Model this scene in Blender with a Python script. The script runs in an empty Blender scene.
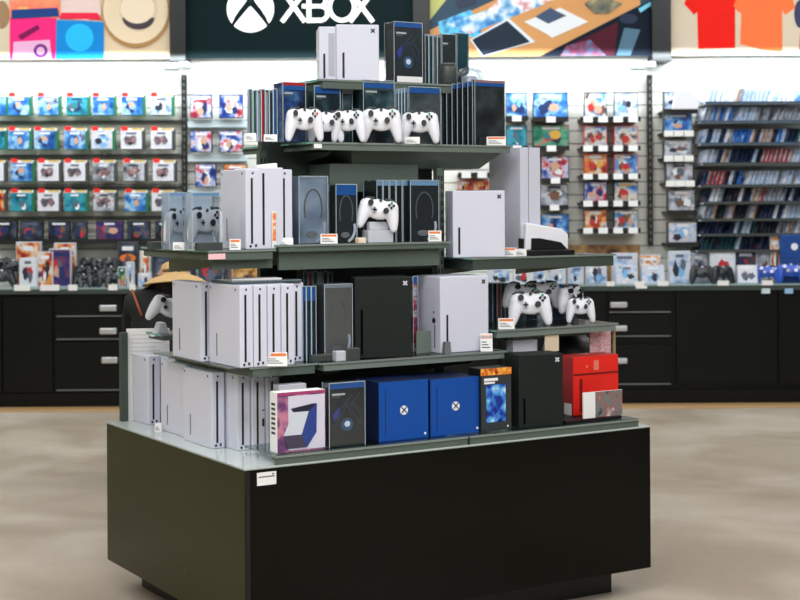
import bpy, bmesh, math, random
from mathutils import Vector, Matrix
R = math.radians
rnd = random.Random(7)
S = bpy.context.scene
COL = S.collection

# ------------------------------------------------------------------ camera
F, HY, CH, TH = 1490.0, 205.0, 1.68, 0.0059
cam_d = bpy.data.cameras.new('camera'); cam = bpy.data.objects.new('camera', cam_d); COL.objects.link(cam)
cam_d.sensor_width = 36; cam_d.lens = 36 * F / 800; cam_d.shift_y = -(300 - HY) / 800
cam_d.clip_end = 60
cam_d.dof.use_dof = True; cam_d.dof.focus_distance = 5.9; cam_d.dof.aperture_fstop = 4.5
cam.matrix_world = Matrix.Translation((0, 0, CH)) @ Matrix.Rotation(R(90), 4, 'X') @ Matrix.Rotation(-TH, 4, 'Z')
S.camera = cam

# ------------------------------------------------------------------ world, light, exposure
w = bpy.data.worlds.new('world'); S.world = w; w.use_nodes = True
w.node_tree.nodes['Background'].inputs[0].default_value = (.75, .85, 1, 1)
w.node_tree.nodes['Background'].inputs[1].default_value = 0.05
S.view_settings.view_transform = 'Standard'; S.view_settings.look = 'None'
S.view_settings.gamma = 1; S.view_settings.use_curve_mapping = False
S.view_settings.exposure = 0.0

def area(name, loc, rot, sx, sy, power, color=(1, 1, 1)):
    l = bpy.data.lights.new(name, 'AREA'); l.shape = 'RECTANGLE'; l.size = sx; l.size_y = sy
    l.energy = power; l.color = color
    o = bpy.data.objects.new(name, l); o.location = loc; o.rotation_euler = rot; COL.objects.link(o); return o
for k, (x, y, e) in enumerate([(-2.5, -2.6, 110), (2.5, -2.6, 110), (-4, .5, 80), (0, .5, 130), (4, .5, 90), (-4, 4.6, 85), (0, 4.0, 95), (4, 4.6, 95),  # first pair, behind the camera, is unseen fill added for the shelf interiors
                            (-4, 8.8, 52), (0, 8.8, 46), (4, 8.8, 60)]):
    area('ceiling_and_fill_light', (x, y, 4.05), (0, 0, 0), 2.4, 1.2, e, (.97, .985, 1))
area('cove_light', (0, 12.70, 2.955), (R(26), 0, 0), 13, .07, 125, (.84, .94, 1))
for x in (-4.2, 0, 4.2): area('wall_fill_light', (x, 10.9, 4.05), (R(48), 0, 0), 3.4, .3, 48, (.9, .96, 1))  # unseen lamps added to brighten the middle of the back wall

# ------------------------------------------------------------------ frames and mapping
def ray(px, py):
    dx, dy = px - 400, py - HY
    return (dx - TH * dy) / F, -(dy + TH * dx) / F
def atz(px, py, z):
    rx, rz = ray(px, py); Y = (z - CH) / rz; return rx * Y, Y
def wall(px, py, Y):
    rx, rz = ray(px, py); return rx * Y, CH + rz * Y
C0 = atz(245, 469, .725); ANG = R(31.4)
U = (math.cos(ANG), math.sin(ANG)); V = (-U[1], U[0])
def W(a, b, z=0): return (C0[0] + a * U[0] + b * V[0], C0[1] + a * U[1] + b * V[1], z)
def onb(px, py, b):
    rx, rz = ray(px, py)
    a = (rx * (C0[1] + b * V[1]) - C0[0] - b * V[0]) / (U[0] - rx * U[1])
    return a, CH + rz * W(a, b)[1]
def toab(X, Y):
    dx, dy = X - C0[0], Y - C0[1]; return dx * U[0] + dy * U[1], dx * V[0] + dy * V[1]

# ------------------------------------------------------------------ materials
def s2l(c):
    return tuple((v / 255 / 12.92 if v <= 10 else ((v / 255 + .055) / 1.055) ** 2.4) for v in c)
MC = {}
def mat(name, rgb, rough=.5, metal=0, bump=0, spec=.5, emit=0, var=0, scale=40):
    if name in MC: return MC[name]
    m = bpy.data.materials.new(name); m.use_nodes = True; nt = m.node_tree; p = nt.nodes['Principled BSDF']
    c = (*s2l(rgb), 1)
    p.inputs['Base Color'].default_value = c; p.inputs['Roughness'].default_value = rough
    p.inputs['Metallic'].default_value = metal; p.inputs['Specular IOR Level'].default_value = spec
    tc = nt.nodes.new('ShaderNodeTexCoord'); n = nt.nodes.new('ShaderNodeTexNoise')
    n.inputs['Scale'].default_value = scale; nt.links.new(tc.outputs['Object'], n.inputs['Vector'])
    mr = nt.nodes.new('ShaderNodeMapRange'); mr.inputs[3].default_value = max(0, rough - .06); mr.inputs[4].default_value = min(1, rough + .06)
    nt.links.new(n.outputs['Fac'], mr.inputs[0]); nt.links.new(mr.outputs[0], p.inputs['Roughness'])
    if var:
        mx = nt.nodes.new('ShaderNodeMixRGB'); mx.inputs[1].default_value = tuple(v * (1 - var) for v in c[:3]) + (1,)
        mx.inputs[2].default_value = tuple(min(1, v * (1 + var)) for v in c[:3]) + (1,)
        nt.links.new(n.outputs['Fac'], mx.inputs[0]); nt.links.new(mx.outputs[0], p.inputs['Base Color'])
    if bump:
        b = nt.nodes.new('ShaderNodeBump'); b.inputs['Strength'].default_value = bump
        nt.links.new(n.outputs['Fac'], b.inputs['Height']); nt.links.new(b.outputs[0], p.inputs['Normal'])
    if emit:
        p.inputs['Emission Color'].default_value = c; p.inputs['Emission Strength'].default_value = emit
        if var: nt.links.new(mx.outputs[0], p.inputs['Emission Color'])
    MC[name] = m; return m
def clear(name, rgb, fac, rough=.08):
    m = bpy.data.materials.new(name); m.use_nodes = True; nt = m.node_tree
    for n in list(nt.nodes):
        if n.type != 'OUTPUT_MATERIAL': nt.nodes.remove(n)
    out = [n for n in nt.nodes][0]
    t = nt.nodes.new('ShaderNodeBsdfTransparent'); t.inputs[0].default_value = (*s2l(rgb), 1)
    g = nt.nodes.new('ShaderNodeBsdfGlossy'); g.inputs['Roughness'].default_value = rough
    fr = nt.nodes.new('ShaderNodeLayerWeight'); fr.inputs[0].default_value = .35
    ad = nt.nodes.new('ShaderNodeMath'); ad.operation = 'MULTIPLY_ADD'; ad.inputs[1].default_value = .5; ad.inputs[2].default_value = fac
    mx = nt.nodes.new('ShaderNodeMixShader')
    nt.links.new(fr.outputs['Fresnel'], ad.inputs[0]); nt.links.new(ad.outputs[0], mx.inputs[0])
    nt.links.new(t.outputs[0], mx.inputs[1]); nt.links.new(g.outputs[0], mx.inputs[2]); nt.links.new(mx.outputs[0], out.inputs[0])
    MC[name] = m; return m
def art(name, cols, scale=14, rough=.3, emit=0, det=2.5):
    """printed picture: patches of ink colour laid out by a noise field, different on every object"""
    m = bpy.data.materials.new(name); m.use_nodes = True; nt = m.node_tree; p = nt.nodes['Principled BSDF']
    tc = nt.nodes.new('ShaderNodeTexCoord'); oi = nt.nodes.new('ShaderNodeObjectInfo')
    n = nt.nodes.new('ShaderNodeTexNoise'); n.noise_dimensions = '4D'; n.inputs['Scale'].default_value = scale
    n.inputs['Detail'].default_value = det
    mu = nt.nodes.new('ShaderNodeMath'); mu.operation = 'MULTIPLY'; mu.inputs[1].default_value = 50
    nt.links.new(oi.outputs['Random'], mu.inputs[0]); nt.links.new(mu.outputs[0], n.inputs['W'])
    nt.links.new(tc.outputs['Object'], n.inputs['Vector'])
    cr = nt.nodes.new('ShaderNodeValToRGB'); cr.color_ramp.interpolation = 'LINEAR'
    k = len(cols); els = cr.color_ramp.elements
    while len(els) < k: els.new(.5)
    for i, c in enumerate(cols):
        els[i].position = .3 + .4 * i / (k - 1); els[i].color = (*s2l(c), 1)
    nt.links.new(n.outputs['Fac'], cr.inputs[0]); nt.links.new(cr.outputs[0], p.inputs['Base Color'])
    p.inputs['Roughness'].default_value = rough
    if emit:
        nt.links.new(cr.outputs[0], p.inputs['Emission Color']); p.inputs['Emission Strength'].default_value = emit
    MC[name] = m; return m

WHITE = mat('white_plastic', (214, 216, 230), .38)
WHITE2 = mat('white_plastic_gloss', (240, 241, 248), .25)
PALE = mat('pale_grey_plastic', (196, 199, 208), .35)
BLACK = mat('black_plastic', (14, 15, 16), .45)
XBLK = mat('charcoal_plastic', (24, 31, 28), .55, spec=.25)
SHELFG = mat('grey_green_metal', (84, 97, 88), .38, spec=.6)
SHELFL = mat('shelf_edge_metal', (140, 152, 146), .3, metal=.3)
COREG = mat('dark_green_panel', (62, 74, 66), .5)
LAM = mat('black_laminate', (6, 8, 5), .2, spec=.2, scale=6); LAMO = mat('olive_reflection_laminate', (36, 39, 6), .25, spec=.22, scale=6)  # LAMO: warm reflection on the left side put into the base colour
LAMB = mat('counter_black', (6, 8, 7), .4, spec=.25)
TRIM = mat('counter_edge', (60, 70, 66), .35)
GLASSTOP = clear('shelf_glass', (222, 236, 232), .22, .15)
GLASSEDGE = mat('glass_edge', (120, 168, 156), .2)
DECK = mat('deck_top', (196, 204, 202), .1)
STEEL = mat('brushed_steel', (205, 208, 210), .3, metal=.6)
PAPER = mat('paper_white', (238, 238, 236), .7)
INK = mat('ink_dark', (60, 62, 70), .7)
ORANGE = mat('orange_print', (226, 120, 50), .6)
RED = mat('red_card', (228, 40, 30), .35, var=.12, scale=9)
BLUE = mat('royal_blue_case', (4, 74, 160), .38)
NAVY = mat('navy_side', (8, 24, 62), .4)
BAND = mat('blue_band', (40, 112, 190), .4)
BANDL = mat('light_blue_band', (150, 190, 225), .4)
CLEAR = clear('clear_plastic', (240, 246, 252), .09, .16)
HAZY = clear('hazy_plastic', (225, 235, 245), .2, .35)
PLEDGE = mat('plastic_edge', (186, 204, 214), .2)
CARDBLK = mat('black_card', (50, 56, 57), .4)
GREY = mat('mid_grey', (110, 116, 116), .45)
DGREY = mat('dark_grey', (62, 68, 66), .4)
TEAL = mat('teal_case', (24, 88, 96), .35)
GREENP = mat('green_case', (30, 110, 74), .35)
RBTN = mat('red_button', (214, 40, 36), .4)
GBTN = mat('green_button', (40, 150, 90), .4)
CREAM = mat('cream_card', (222, 208, 180), .6)
PINKP = mat('pink_paper', (236, 190, 194), .7)

# ------------------------------------------------------------------ mesh builder
class MB:
    def __init__(s): s.v = []; s.f = []; s.m = []; s.ms = []; s.sm = []
    def mi(s, m):
        if m not in s.ms: s.ms.append(m)
        return s.ms.index(m)
    def add(s, vs, fs, m, smooth=False):
        o = len(s.v); s.v += [tuple(v) for v in vs]; k = s.mi(m)
        for f in fs: s.f.append([i + o for i in f]); s.m.append(k); s.sm.append(smooth)
        return s
    def box(s, x0, x1, y0, y1, z0, z1, m, T=None):
        vs = [(x0, y0, z0), (x1, y0, z0), (x1, y1, z0), (x0, y1, z0), (x0, y0, z1), (x1, y0, z1), (x1, y1, z1), (x0, y1, z1)]
        if T: vs = [tuple(T @ Vector(v)) for v in vs]
        return s.add(vs, [(3, 2, 1, 0), (4, 5, 6, 7), (0, 1, 5, 4), (1, 2, 6, 5), (2, 3, 7, 6), (3, 0, 4, 7)], m)
    def prism(s, pts, y0, y1, m):                     # polygon in xz, extruded along y
        n = len(pts)
        vs = [(x, y0, z) for x, z in pts] + [(x, y1, z) for x, z in pts]
        area2 = sum(pts[i][0] * pts[(i + 1) % n][1] - pts[(i + 1) % n][0] * pts[i][1] for i in range(n))
        a = list(range(n)); fs = [a, [i + n for i in a][::-1]] + [(i, i + n, (i + 1) % n + n, (i + 1) % n) for i in range(n)]
        if area2 < 0: fs = [tuple(reversed(f)) for f in fs]
        return s.add(vs, fs, m)
    def plate(s, pts, z0, z1, m):                      # polygon in xy, extruded up
        n = len(pts)
        vs = [(x, y, z0) for x, y in pts] + [(x, y, z1) for x, y in pts]
        a = list(range(n)); fs = [a[::-1], [i + n for i in a]] + [(i, (i + 1) % n, (i + 1) % n + n, i + n) for i in range(n)]
        return s.add(vs, fs, m)
    def cyl(s, c, r, h, axis, m, n=20, r2=None, smooth=True):
        r2 = r if r2 is None else r2; vs = []
        for t, rr in ((0, r), (h, r2)):
            for i in range(n):
                a = 2 * math.pi * i / n; p = (rr * math.cos(a), rr * math.sin(a))
                vs.append({'z': (c[0] + p[0], c[1] + p[1], c[2] + t), 'y': (c[0] + p[0], c[1] + t, c[2] + p[1]), 'x': (c[0] + t, c[1] + p[0], c[2] + p[1])}[axis])
        s.add(vs, [(i, (i + 1) % n, (i + 1) % n + n, i + n) for i in range(n)], m, smooth)
        s.add(vs, [tuple(range(n))[::-1], tuple(range(n, 2 * n))], m); return s
    def tube(s, pts, r, m, n=8):
        P = [Vector(p) for p in pts]; rings = []
        for i, p in enumerate(P):
            d = (P[min(i + 1, len(P) - 1)] - P[max(i - 1, 0)]).normalized()
            up = Vector((0, 0, 1)) if abs(d.z) < .9 else Vector((1, 0, 0)); a = d.cross(up).normalized(); b = d.cross(a)
            rr = r[i] if isinstance(r, (list, tuple)) else r
            rings.append([p + rr * (a * math.cos(2 * math.pi * k / n) + b * math.sin(2 * math.pi * k / n)) for k in range(n)])
        vs = [v for q in rings for v in q]
        fs = [(i * n + k, i * n + (k + 1) % n, (i + 1) * n + (k + 1) % n, (i + 1) * n + k) for i in range(len(P) - 1) for k in range(n)]
        fs += [tuple(range(n))[::-1], tuple(range((len(P) - 1) * n, len(P) * n))]
        return s.add(vs, fs, m, True)
    def lathe(s, prof, m, n=28, c=(0, 0, 0)):
        vs = []; k = len(prof)
        for i in range(n):
            a = 2 * math.pi * i / n
            vs += [(c[0] + r * math.cos(a), c[1] + r * math.sin(a), c[2] + z) for r, z in prof]
        fs = [(i * k + j, ((i + 1) % n) * k + j, ((i + 1) % n) * k + j + 1, i * k + j + 1) for i in range(n) for j in range(k - 1)]
        return s.add(vs, fs, m, True)
    def mesh(s, name):
        me = bpy.data.meshes.new(name); me.from_pydata(s.v, [], s.f)
        for m in s.ms: me.materials.append(m)
        for p, k, sm in zip(me.polygons, s.m, s.sm): p.material_index = k; p.use_smooth = sm
        bm = bmesh.new(); bm.from_mesh(me); bmesh.ops.recalc_face_normals(bm, faces=bm.faces); bm.to_mesh(me); bm.free()
        me.update(); return me
    def build(s, name, parent=None, bevel=0, seg=2):
        o = bpy.data.objects.new(name, s.mesh(name)); COL.objects.link(o); o.parent = parent
        if bevel:
            b = o.modifiers.new('bevel', 'BEVEL'); b.width = bevel; b.segments = seg; b.limit_method = 'ANGLE'; b.angle_limit = R(50)
        return o
def tag(o, label=None, cat=None, group=None, kind=None):
    if label: o['label'] = label
    if cat: o['category'] = cat
    if group: o['group'] = group
    if kind: o['kind'] = kind
    return o
def root(name, label, cat, loc, rz=0, group=None, rx=0):
    o = bpy.data.objects.new(name, None); COL.objects.link(o); o.empty_display_size = .05
    o.location = loc; o.rotation_euler = (rx, 0, rz); return tag(o, label, cat, group)
KIDS = {}
def copy_tree(o, parent=None):
    c = o.copy(); COL.objects.link(c); c.parent = parent
    for ch in list(o.children): copy_tree(ch, c)
    return c
def place(proto, used, loc, rz, label, group=None, rx=0):
    o = proto if not used.get(proto.name) else copy_tree(proto)
    used[proto.name] = 1
    o.location = loc; o.rotation_euler = (rx, 0, rz); o['label'] = label
    if group: o['group'] = group
    return o
USED = {}
def struct(o): o['kind'] = 'structure'; return o

# ------------------------------------------------------------------ room
FLOORM = bpy.data.materials.new('polished_concrete'); FLOORM.use_nodes = True
nt = FLOORM.node_tree; p = nt.nodes['Principled BSDF']; tc = nt.nodes.new('ShaderNodeTexCoord')
n1 = nt.nodes.new('ShaderNodeTexNoise'); n1.inputs['Scale'].default_value = 1.1; n1.inputs['Detail'].default_value = 6; n1.inputs['Distortion'].default_value = .6
cr = nt.nodes.new('ShaderNodeValToRGB')
for e, (po, c) in zip((cr.color_ramp.elements[0], cr.color_ramp.elements[1]), ((.36, (158, 143, 124)), (.68, (190, 178, 162)))):
    e.position = po; e.color = (*s2l(c), 1)
nt.links.new(tc.outputs['Object'], n1.inputs['Vector']); nt.links.new(n1.outputs['Fac'], cr.inputs[0]); nt.links.new(cr.outputs[0], p.inputs['Base Color'])
n2 = nt.nodes.new('ShaderNodeTexNoise'); n2.inputs['Scale'].default_value = 5; n2.inputs['Detail'].default_value = 4
mr = nt.nodes.new('ShaderNodeMapRange'); mr.inputs[3].default_value = .28; mr.inputs[4].default_value = .5
nt.links.new(tc.outputs['Object'], n2.inputs['Vector']); nt.links.new(n2.outputs['Fac'], mr.inputs[0]); nt.links.new(mr.outputs[0], p.inputs['Roughness'])
struct(MB().box(-8, 7, -4, 13.6, -.1, 0, FLOORM).build('floor'))
struct(MB().box(-8, 7, -4, 13.6, 4.2, 4.3, mat('ceiling_paint', (214, 216, 216), .9)).build('ceiling'))
struct(MB().box(-8.1, -8, -4, 13.6, 0, 4.2, mat('tan_wall', (158, 148, 104), .8)).build('wall_left'))
struct(MB().box(7, 7.1, -4, 13.6, 0, 4.2, mat('dark_wall', (22, 24, 22), .8)).build('wall_right'))
# slatted back wall: backing board and planks with real grooves
WY = 13.05
sl = MB(); SLAT = mat('slat_panel', (228, 226, 216), .55, scale=3); GRV = mat('groove_dark', (120, 122, 118), .7)
sl.box(-8, 7, WY + .02, WY + .25, 0, 4.2, GRV)
z = .98
while z < 4.1:
    z1 = z + .112
    if abs(z - 2.66) < .06: z1 = 2.97
    sl.box(-8, 7, WY, WY + .02, z, z1 - .008, SLAT); z = z1
struct(sl.build('wall_back'))
struct(MB().box(-8, 7, 12.2, 12.55, 0, .004, mat('tan_floor_strip', (176, 140, 96), .5, var=.15, scale=20)).build('trim_1'))

# ------------------------------------------------------------------ header signs (lightbox pictures)
SY = 12.86; EM = .16
def P(px, py, Y=SY): return wall(px, py, Y)
def sign(name, px0, px1, label, face):
    x0, zb = P(px0, 58.5 - .006 * px0); x1, _ = P(px1, 58.5)
    zb = 1.68 + .99 * 1 * (205 - 57.5) / F * SY / .99
    r = root(name, label, 'sign', ((x0 + x1) / 2, SY, zb)); hw = (x1 - x0) / 2
    MB().box(-hw, hw, 0, .16, 0, 1.1, BLACK).build('sign_box', r)
    MB().box(-hw, hw, -.006, 0, 0, 1.1, face).build('face_panel', r)
    def q(px, py):
        X, Z = P(px, py); return X - (x0 + x1) / 2, max(0.003, Z - zb)
    return r, q
def inks(r, name, q, polys, d0=.0075):
    m = MB()
    for k, (pts, mt) in enumerate(polys): m.prism([q(*p) for p in pts], -d0 - .0012 * k - .001, -d0 + .0015, mt)
    return m.build(name, r)
def lm(n, c, var=0, sc=8, e=EM): return mat('lit_' + n, c, .6, spec=.12, emit=e, var=var, scale=sc)
def disc(cx, cy, rx, ry=None, n=28, a0=0, a1=360):
    ry = ry or rx
    return [(cx + rx * math.cos(R(a0 + (a1 - a0) * i / n)), cy + ry * math.sin(R(a0 + (a1 - a0) * i / n))) for i in range(n + (a1 - a0 != 360))]
# left: hats and toys
r, q = sign('picture_sign', -60, 170, 'lit picture sign above left wall showing toy packs and a straw hat', lm('cream', (214, 192, 160), .12, 3))
inks(r, 'printed_picture', q, [
    ([(-60, -30), (9, -30), (9, 59), (-60, 59)], lm('beige', (205, 190, 165))),
    (disc(2, 15, 8, 14), lm('tan', (150, 120, 90))),
    ([(10, 18), (57, 18), (57, 60), (10, 60)], lm('magenta', (232, 40, 120), .15, 9)),
    ([(14, 42), (50, 40), (52, 59), (13, 59)], lm('pinkwhite', (226, 170, 205))),
    (disc(41, 51, 7), lm('purple', (110, 50, 130))), (disc(41, 51, 4), lm('pinkwhite', (226, 170, 205))),
    ([(18, 36), (38, 25), (40, 29), (22, 40)], lm('deep', (120, 20, 80))),
    ([(10, -20), (60, -20), (60, 18), (10, 18)], art('lit_toypack', [(40, 90, 160), (70, 150, 180), (220, 120, 60), (240, 90, 50), (230, 200, 70)], 5, emit=EM)),
    ([(12, 10), (58, 8), (60, 17), (12, 19)], lm('navyband', (30, 60, 120))),
    ([(57, 20), (104, 22), (104, 60), (56, 60)], lm('azure', (20, 130, 205), .1, 6)),
    (disc(80, 38, 14, 14), lm('cyan', (40, 180, 235))),
    ([(62, -20), (96, -20), (102, 14), (88, 21), (62, 18)], lm('pinkpack', (222, 196, 190), .1)),
    ([(62, 13), (98, 13), (102, 20), (60, 19)], lm('redstrip', (225, 40, 70))),
    (disc(136, 12, 34, 36), lm('brimshade', (168, 128, 84))), (disc(136, 10, 32.5, 34), lm('cream2', (222, 202, 172), .12, 3)),
    (disc(139, 10, 19, 22), lm('crown', (206, 186, 158))), (disc(139, 18, 16, 12, a0=0, a1=180), lm('hatshade', (70, 62, 66))),
    (disc(138, 9, 17, 15), lm('crown2', (226, 208, 182)))])
# dark teal logo sign
r, q = sign('logo_sign', 186, 413, 'dark teal lightbox sign with white round emblem and lettering XBOX', lm('teal', (3, 27, 30), .05, 2, .12))
WL = lm('white', (250, 252, 252), 0, 8, .75); TL = lm('teal', (5, 34, 37))
cx, cy, rr = 250.5, 9, 23.5
inks(r, 'round_emblem', q, [(disc(cx, cy, rr, n=48), WL)])
def armpts(sx):
    pts = []
    cl = [(0, -7.5), (4.5, -2.5), (9, 3), (13.5, 9), (17, 15), (18.3, 19)]; wd = [3.6, 2.9, 2.7, 2.3, 1.5, .3]
    L = []; Rr = []
    for i, (x, y) in enumerate(cl):
        x2, y2 = cl[min(i + 1, 5)]; x1, y1 = cl[max(i - 1, 0)]; d = math.hypot(x2 - x1, y2 - y1); nx, ny = -(y2 - y1) / d, (x2 - x1) / d
        L.append((cx + sx * (x + nx * wd[i]), cy + y + ny * wd[i])); Rr.append((cx + sx * (x - nx * wd[i]), cy + y - ny * wd[i]))
    return L + Rr[::-1]
inks(r, 'emblem_cross', q, [(armpts(1), TL), (armpts(-1), TL),
    ([(cx - 3, cy - 8), (cx - 11, cy - 16), (cx - 9, cy - 21), (cx, cy - 14), (cx + 9, cy - 21), (cx + 11, cy - 16), (cx + 3, cy - 8)], TL)], .009)
def stroke(pts, wd):
    out = []
    for (x0, y0), (x1, y1) in zip(pts, pts[1:]):
        d = math.hypot(x1 - x0, y1 - y0); nx, ny = -(y1 - y0) / d * wd / 2, (x1 - x0) / d * wd / 2
        out.append([(x0 + nx, y0 + ny), (x1 + nx, y1 + ny), (x1 - nx, y1 - ny), (x0 - nx, y0 - ny)])
    return out
LT, LB, lw = -8.5, 22, 4.6
def lx(x): return [((x), LT), ((x + 22), LB)], [((x + 22), LT), ((x), LB)]
def letter(name, polys): 
    inks(r, name, q, [(pp, WL) for pp in polys])
letter('letter', stroke([(283, LT), (305, LB)], lw) + stroke([(305, LT), (282, LB)], lw))
letter('letter', stroke([(309, LT), (309, LB + 1)], lw) + stroke([(307, LT + 1.8), (322, LT + 1.8)], lw) + stroke([(302, 6.3), (322, 6.3)], 4) + stroke([(307, LB - 1.6), (323, LB - 1.6)], lw)
       + [p2 for p2 in stroke([(322, LT + 1.8), (325.5, LT + 4), (325.5, 3.5), (322, 6.3)], lw - .6)] + [p2 for p2 in stroke([(322, 6.3), (327, 9), (327.5, 16.5), (323, LB - 1.6)], lw - .4)])
ring = []
for i in range(28):
    a, b = R(i * 360 / 28), R((i + 1) * 360 / 28); o, k = (14.5, 15.6), (10.2, 11.2)
    c = (342, 7)
    ring.append([(c[0] + o[0] * math.cos(a), c[1] + o[1] * math.sin(a)), (c[0] + o[0] * math.cos(b), c[1] + o[1] * math.sin(b)), (c[0] + k[0] * math.cos(b), c[1] + k[1] * math.sin(b)), (c[0] + k[0] * math.cos(a), c[1] + k[1] * math.sin(a))])
m = MB()
for pp in ring: m.prism([q(*t) for t in pp], -.01, -.006, WL)
m.build('letter', r)
letter('letter', stroke([(350, LT), (373, LB)], lw) + stroke([(373, LT), (350, LB)], lw))
# electronics table photo
r, q = sign('picture_sign', 430, 652, 'lit picture sign right of the emblem showing tablets on a wooden table', lm('cool', (60, 80, 96), .1))
WOOD = lm('wood', (206, 150, 96), .12, 4)
inks(r, 'printed_picture', q, [
    ([(430, -30), (470, -30), (430, 20)], lm('khaki', (190, 190, 120), .2)),
    ([(430, 30), (560, -30), (640, -30), (640, 5), (540, 58), (430, 58)], WOOD),
    ([(438, 22), (470, 10), (482, 24), (480, 38), (440, 34)], art('lit_bluestack', [(10, 50, 110), (20, 110, 190), (90, 200, 235), (20, 70, 140)], 9, emit=EM)),
    ([(446, 24), (530, -4), (545, 4), (470, 34)], art('lit_bluestack2', [(20, 60, 140), (60, 150, 210), (210, 225, 235), (200, 60, 70)], 9, emit=EM)),
    ([(455, 2), (478, -10), (476, 4), (460, 9)], lm('slate', (60, 66, 84))),
    ([(475, 22), (520, -20), (600, -30), (560, -2), (520, 10)], art('lit_boxes', [(30, 80, 150), (110, 170, 210), (235, 235, 240), (190, 70, 80)], 9, emit=EM)),
    ([(470, 40), (508, 18), (535, 42), (482, 59)], lm('white2', (214, 224, 232))),
    ([(472, 40), (507, 21), (530, 42), (483, 56)], lm('screen', (38, 48, 62), .2)),
    ([(524, 22), (560, 8), (588, 22), (552, 38), (546, 34)], lm('tray', (222, 224, 226))),
    ([(535, 17), (550, 8), (566, 16), (548, 24)], lm('slate2', (70, 84, 110))),
    ([(584, 4), (598, -6), (622, 4), (608, 14), (594, 14)], art('lit_gadget', [(60, 66, 70), (120, 116, 90), (190, 170, 110)], 12, emit=EM)),
    ([(540, 60), (652, 0), (652, 60)], lm('under', (16, 26, 40))),
    ([(570, 45), (618, 22), (614, 60), (575, 60)], lm('wine', (74, 26, 40), .3, 7)),
    ([(566, 46), (590, 40), (606, 58), (560, 60)], art('lit_mix', [(30, 50, 90), (120, 40, 70), (60, 110, 150)], 14, emit=EM)),
    ([(624, 28), (640, 30), (630, 60), (616, 60)], lm('steelblue', (80, 110, 130))),
    (disc(628, 19, 9, 5), lm('slate3', (44, 54, 74))),
    ([(638, 9), (652, 1), (652, 5), (640, 13)], lm('cyan2', (120, 200, 225)))])
# shirts
r, q = sign('picture_sign', 671, 880, 'lit picture sign at far right showing red and orange shirts', lm('sand', (204, 188, 166), .06, 3))
inks(r, 'printed_picture', q, [
    ([(684, 4), (690, -12), (720, -16), (740, -12), (752, 6), (738, 12), (735, 8), (735, 48), (698, 49), (697, 12), (694, 15)], lm('redshirt', (224, 28, 18), .1, 6)),
    ([(733, 6), (742, -12), (765, -16), (790, -10), (795, 8), (785, 15), (782, 10), (782, 52), (762, 50), (740, 44), (741, 14)], lm('orangeshirt', (242, 112, 62), .12, 6)),
    (disc(800, 14, 6, 14), lm('hatnavy', (60, 60, 90))), ([(800, 34), (830, 34), (830, 50), (799, 50)], lm('redbit', (200, 40, 30)))])
for a, b, lab in ((170, 186, 'black sign post between the toy picture and the emblem sign'), (413, 430, 'black sign post right of the emblem sign'), (652, 671, 'black sign post between the table picture and the shirts')):
    x0, _ = P(a, 60, 12.8); x1, zb = P(b, 61.5, 12.8)
    tag(MB().box(x0, x1, 12.78, 13.04, zb, zb + 1.15, BLACK).build('sign_post', bevel=.004), lab, 'post')

# ------------------------------------------------------------------ perforated rails and lamps on the wall
for px, lab in ((184, 'left'), (649.5, 'right')):
    x, z1 = wall(px, 75, 13.0); _, z0 = wall(px, 245 if px > 400 else 200, 13.0)
    m = MB(); m.box(x - .022, x + .022, 12.99, 13.03, z0, z1, BLACK)
    zz = z0 + .03
    while zz < z1 - .02: m.box(x - .006, x + .006, 12.987, 12.991, zz, zz + .03, GREY); zz += .06
    tag(m.build('slotted_rail'), 'black slotted wall rail beside the ' + ('left hanging packs' if lab == 'left' else 'pale case holders right of centre'), 'rail')
for px, s in ((178, 'left'), (644, 'right')):
    x, zc = wall(px + 1, 65, 12.8)
    t = root('spot_lamp', 'small grey clamp lamp under the ' + s + ' black sign post', 'lamp', (x, 12.8, zc))
    MB().box(-.13, .0, -.03, .03, -.045, .02, GREY).build('lamp_head', t, .01)
    MB().box(.0, .09, -.02, .02, -.02, .025, STEEL).build('lamp_arm', t, .005)
    MB().box(.03, .07, -.015, .24, -.01, .015, STEEL).build('mount', t)

# ------------------------------------------------------------------ art inks for packages
A_ = {
 'blue': art('art_blue', [(10, 34, 90), (24, 84, 160), (60, 130, 200), (170, 205, 232), (70, 60, 110)], 11, det=3),
 'bluered': art('art_blue_red', [(14, 34, 100), (30, 70, 160), (200, 205, 225), (200, 40, 60), (70, 30, 60)], 11, det=3),
 'teal': art('art_teal', [(6, 60, 84), (16, 116, 140), (60, 160, 180), (20, 60, 90)], 12, det=3),
 'white': art('art_white', [(206, 208, 218), (222, 224, 232), (214, 214, 224)], 9, det=3),
 'dark': art('art_dark', [(10, 12, 20), (26, 34, 50), (60, 76, 96), (120, 80, 80)], 11, det=3),
 'green': art('art_green', [(8, 50, 44), (20, 120, 90), (90, 160, 130), (220, 90, 80)], 12, det=3),
 'sky': art('art_sky', [(170, 50, 40), (60, 50, 70), (225, 215, 200), (90, 150, 210), (30, 90, 170)], 9, det=3),
 'warm': art('art_warm', [(50, 26, 40), (180, 50, 40), (225, 150, 70), (230, 222, 210), (60, 50, 90)], 12, det=3),
 'pale': art('art_pale', [(90, 110, 150), (150, 172, 205), (200, 210, 226), (206, 196, 196), (236, 236, 240)], 13, det=3),
 'grey': art('art_grey', [(60, 62, 70), (140, 146, 158), (200, 204, 212), (120, 70, 70)], 13, det=3),
 'brown': MC.get('x') or art('art_basket', [(90, 60, 34), (180, 130, 70), (226, 190, 130)], 30),
 'device': art('art_device', [(30, 32, 40), (84, 84, 96), (150, 110, 110), (200, 190, 190)], 30, det=4),
 'purple': art('art_purple', [(20, 18, 50), (54, 44, 110), (110, 60, 90), (40, 50, 100)], 11, det=3),
}
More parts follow.
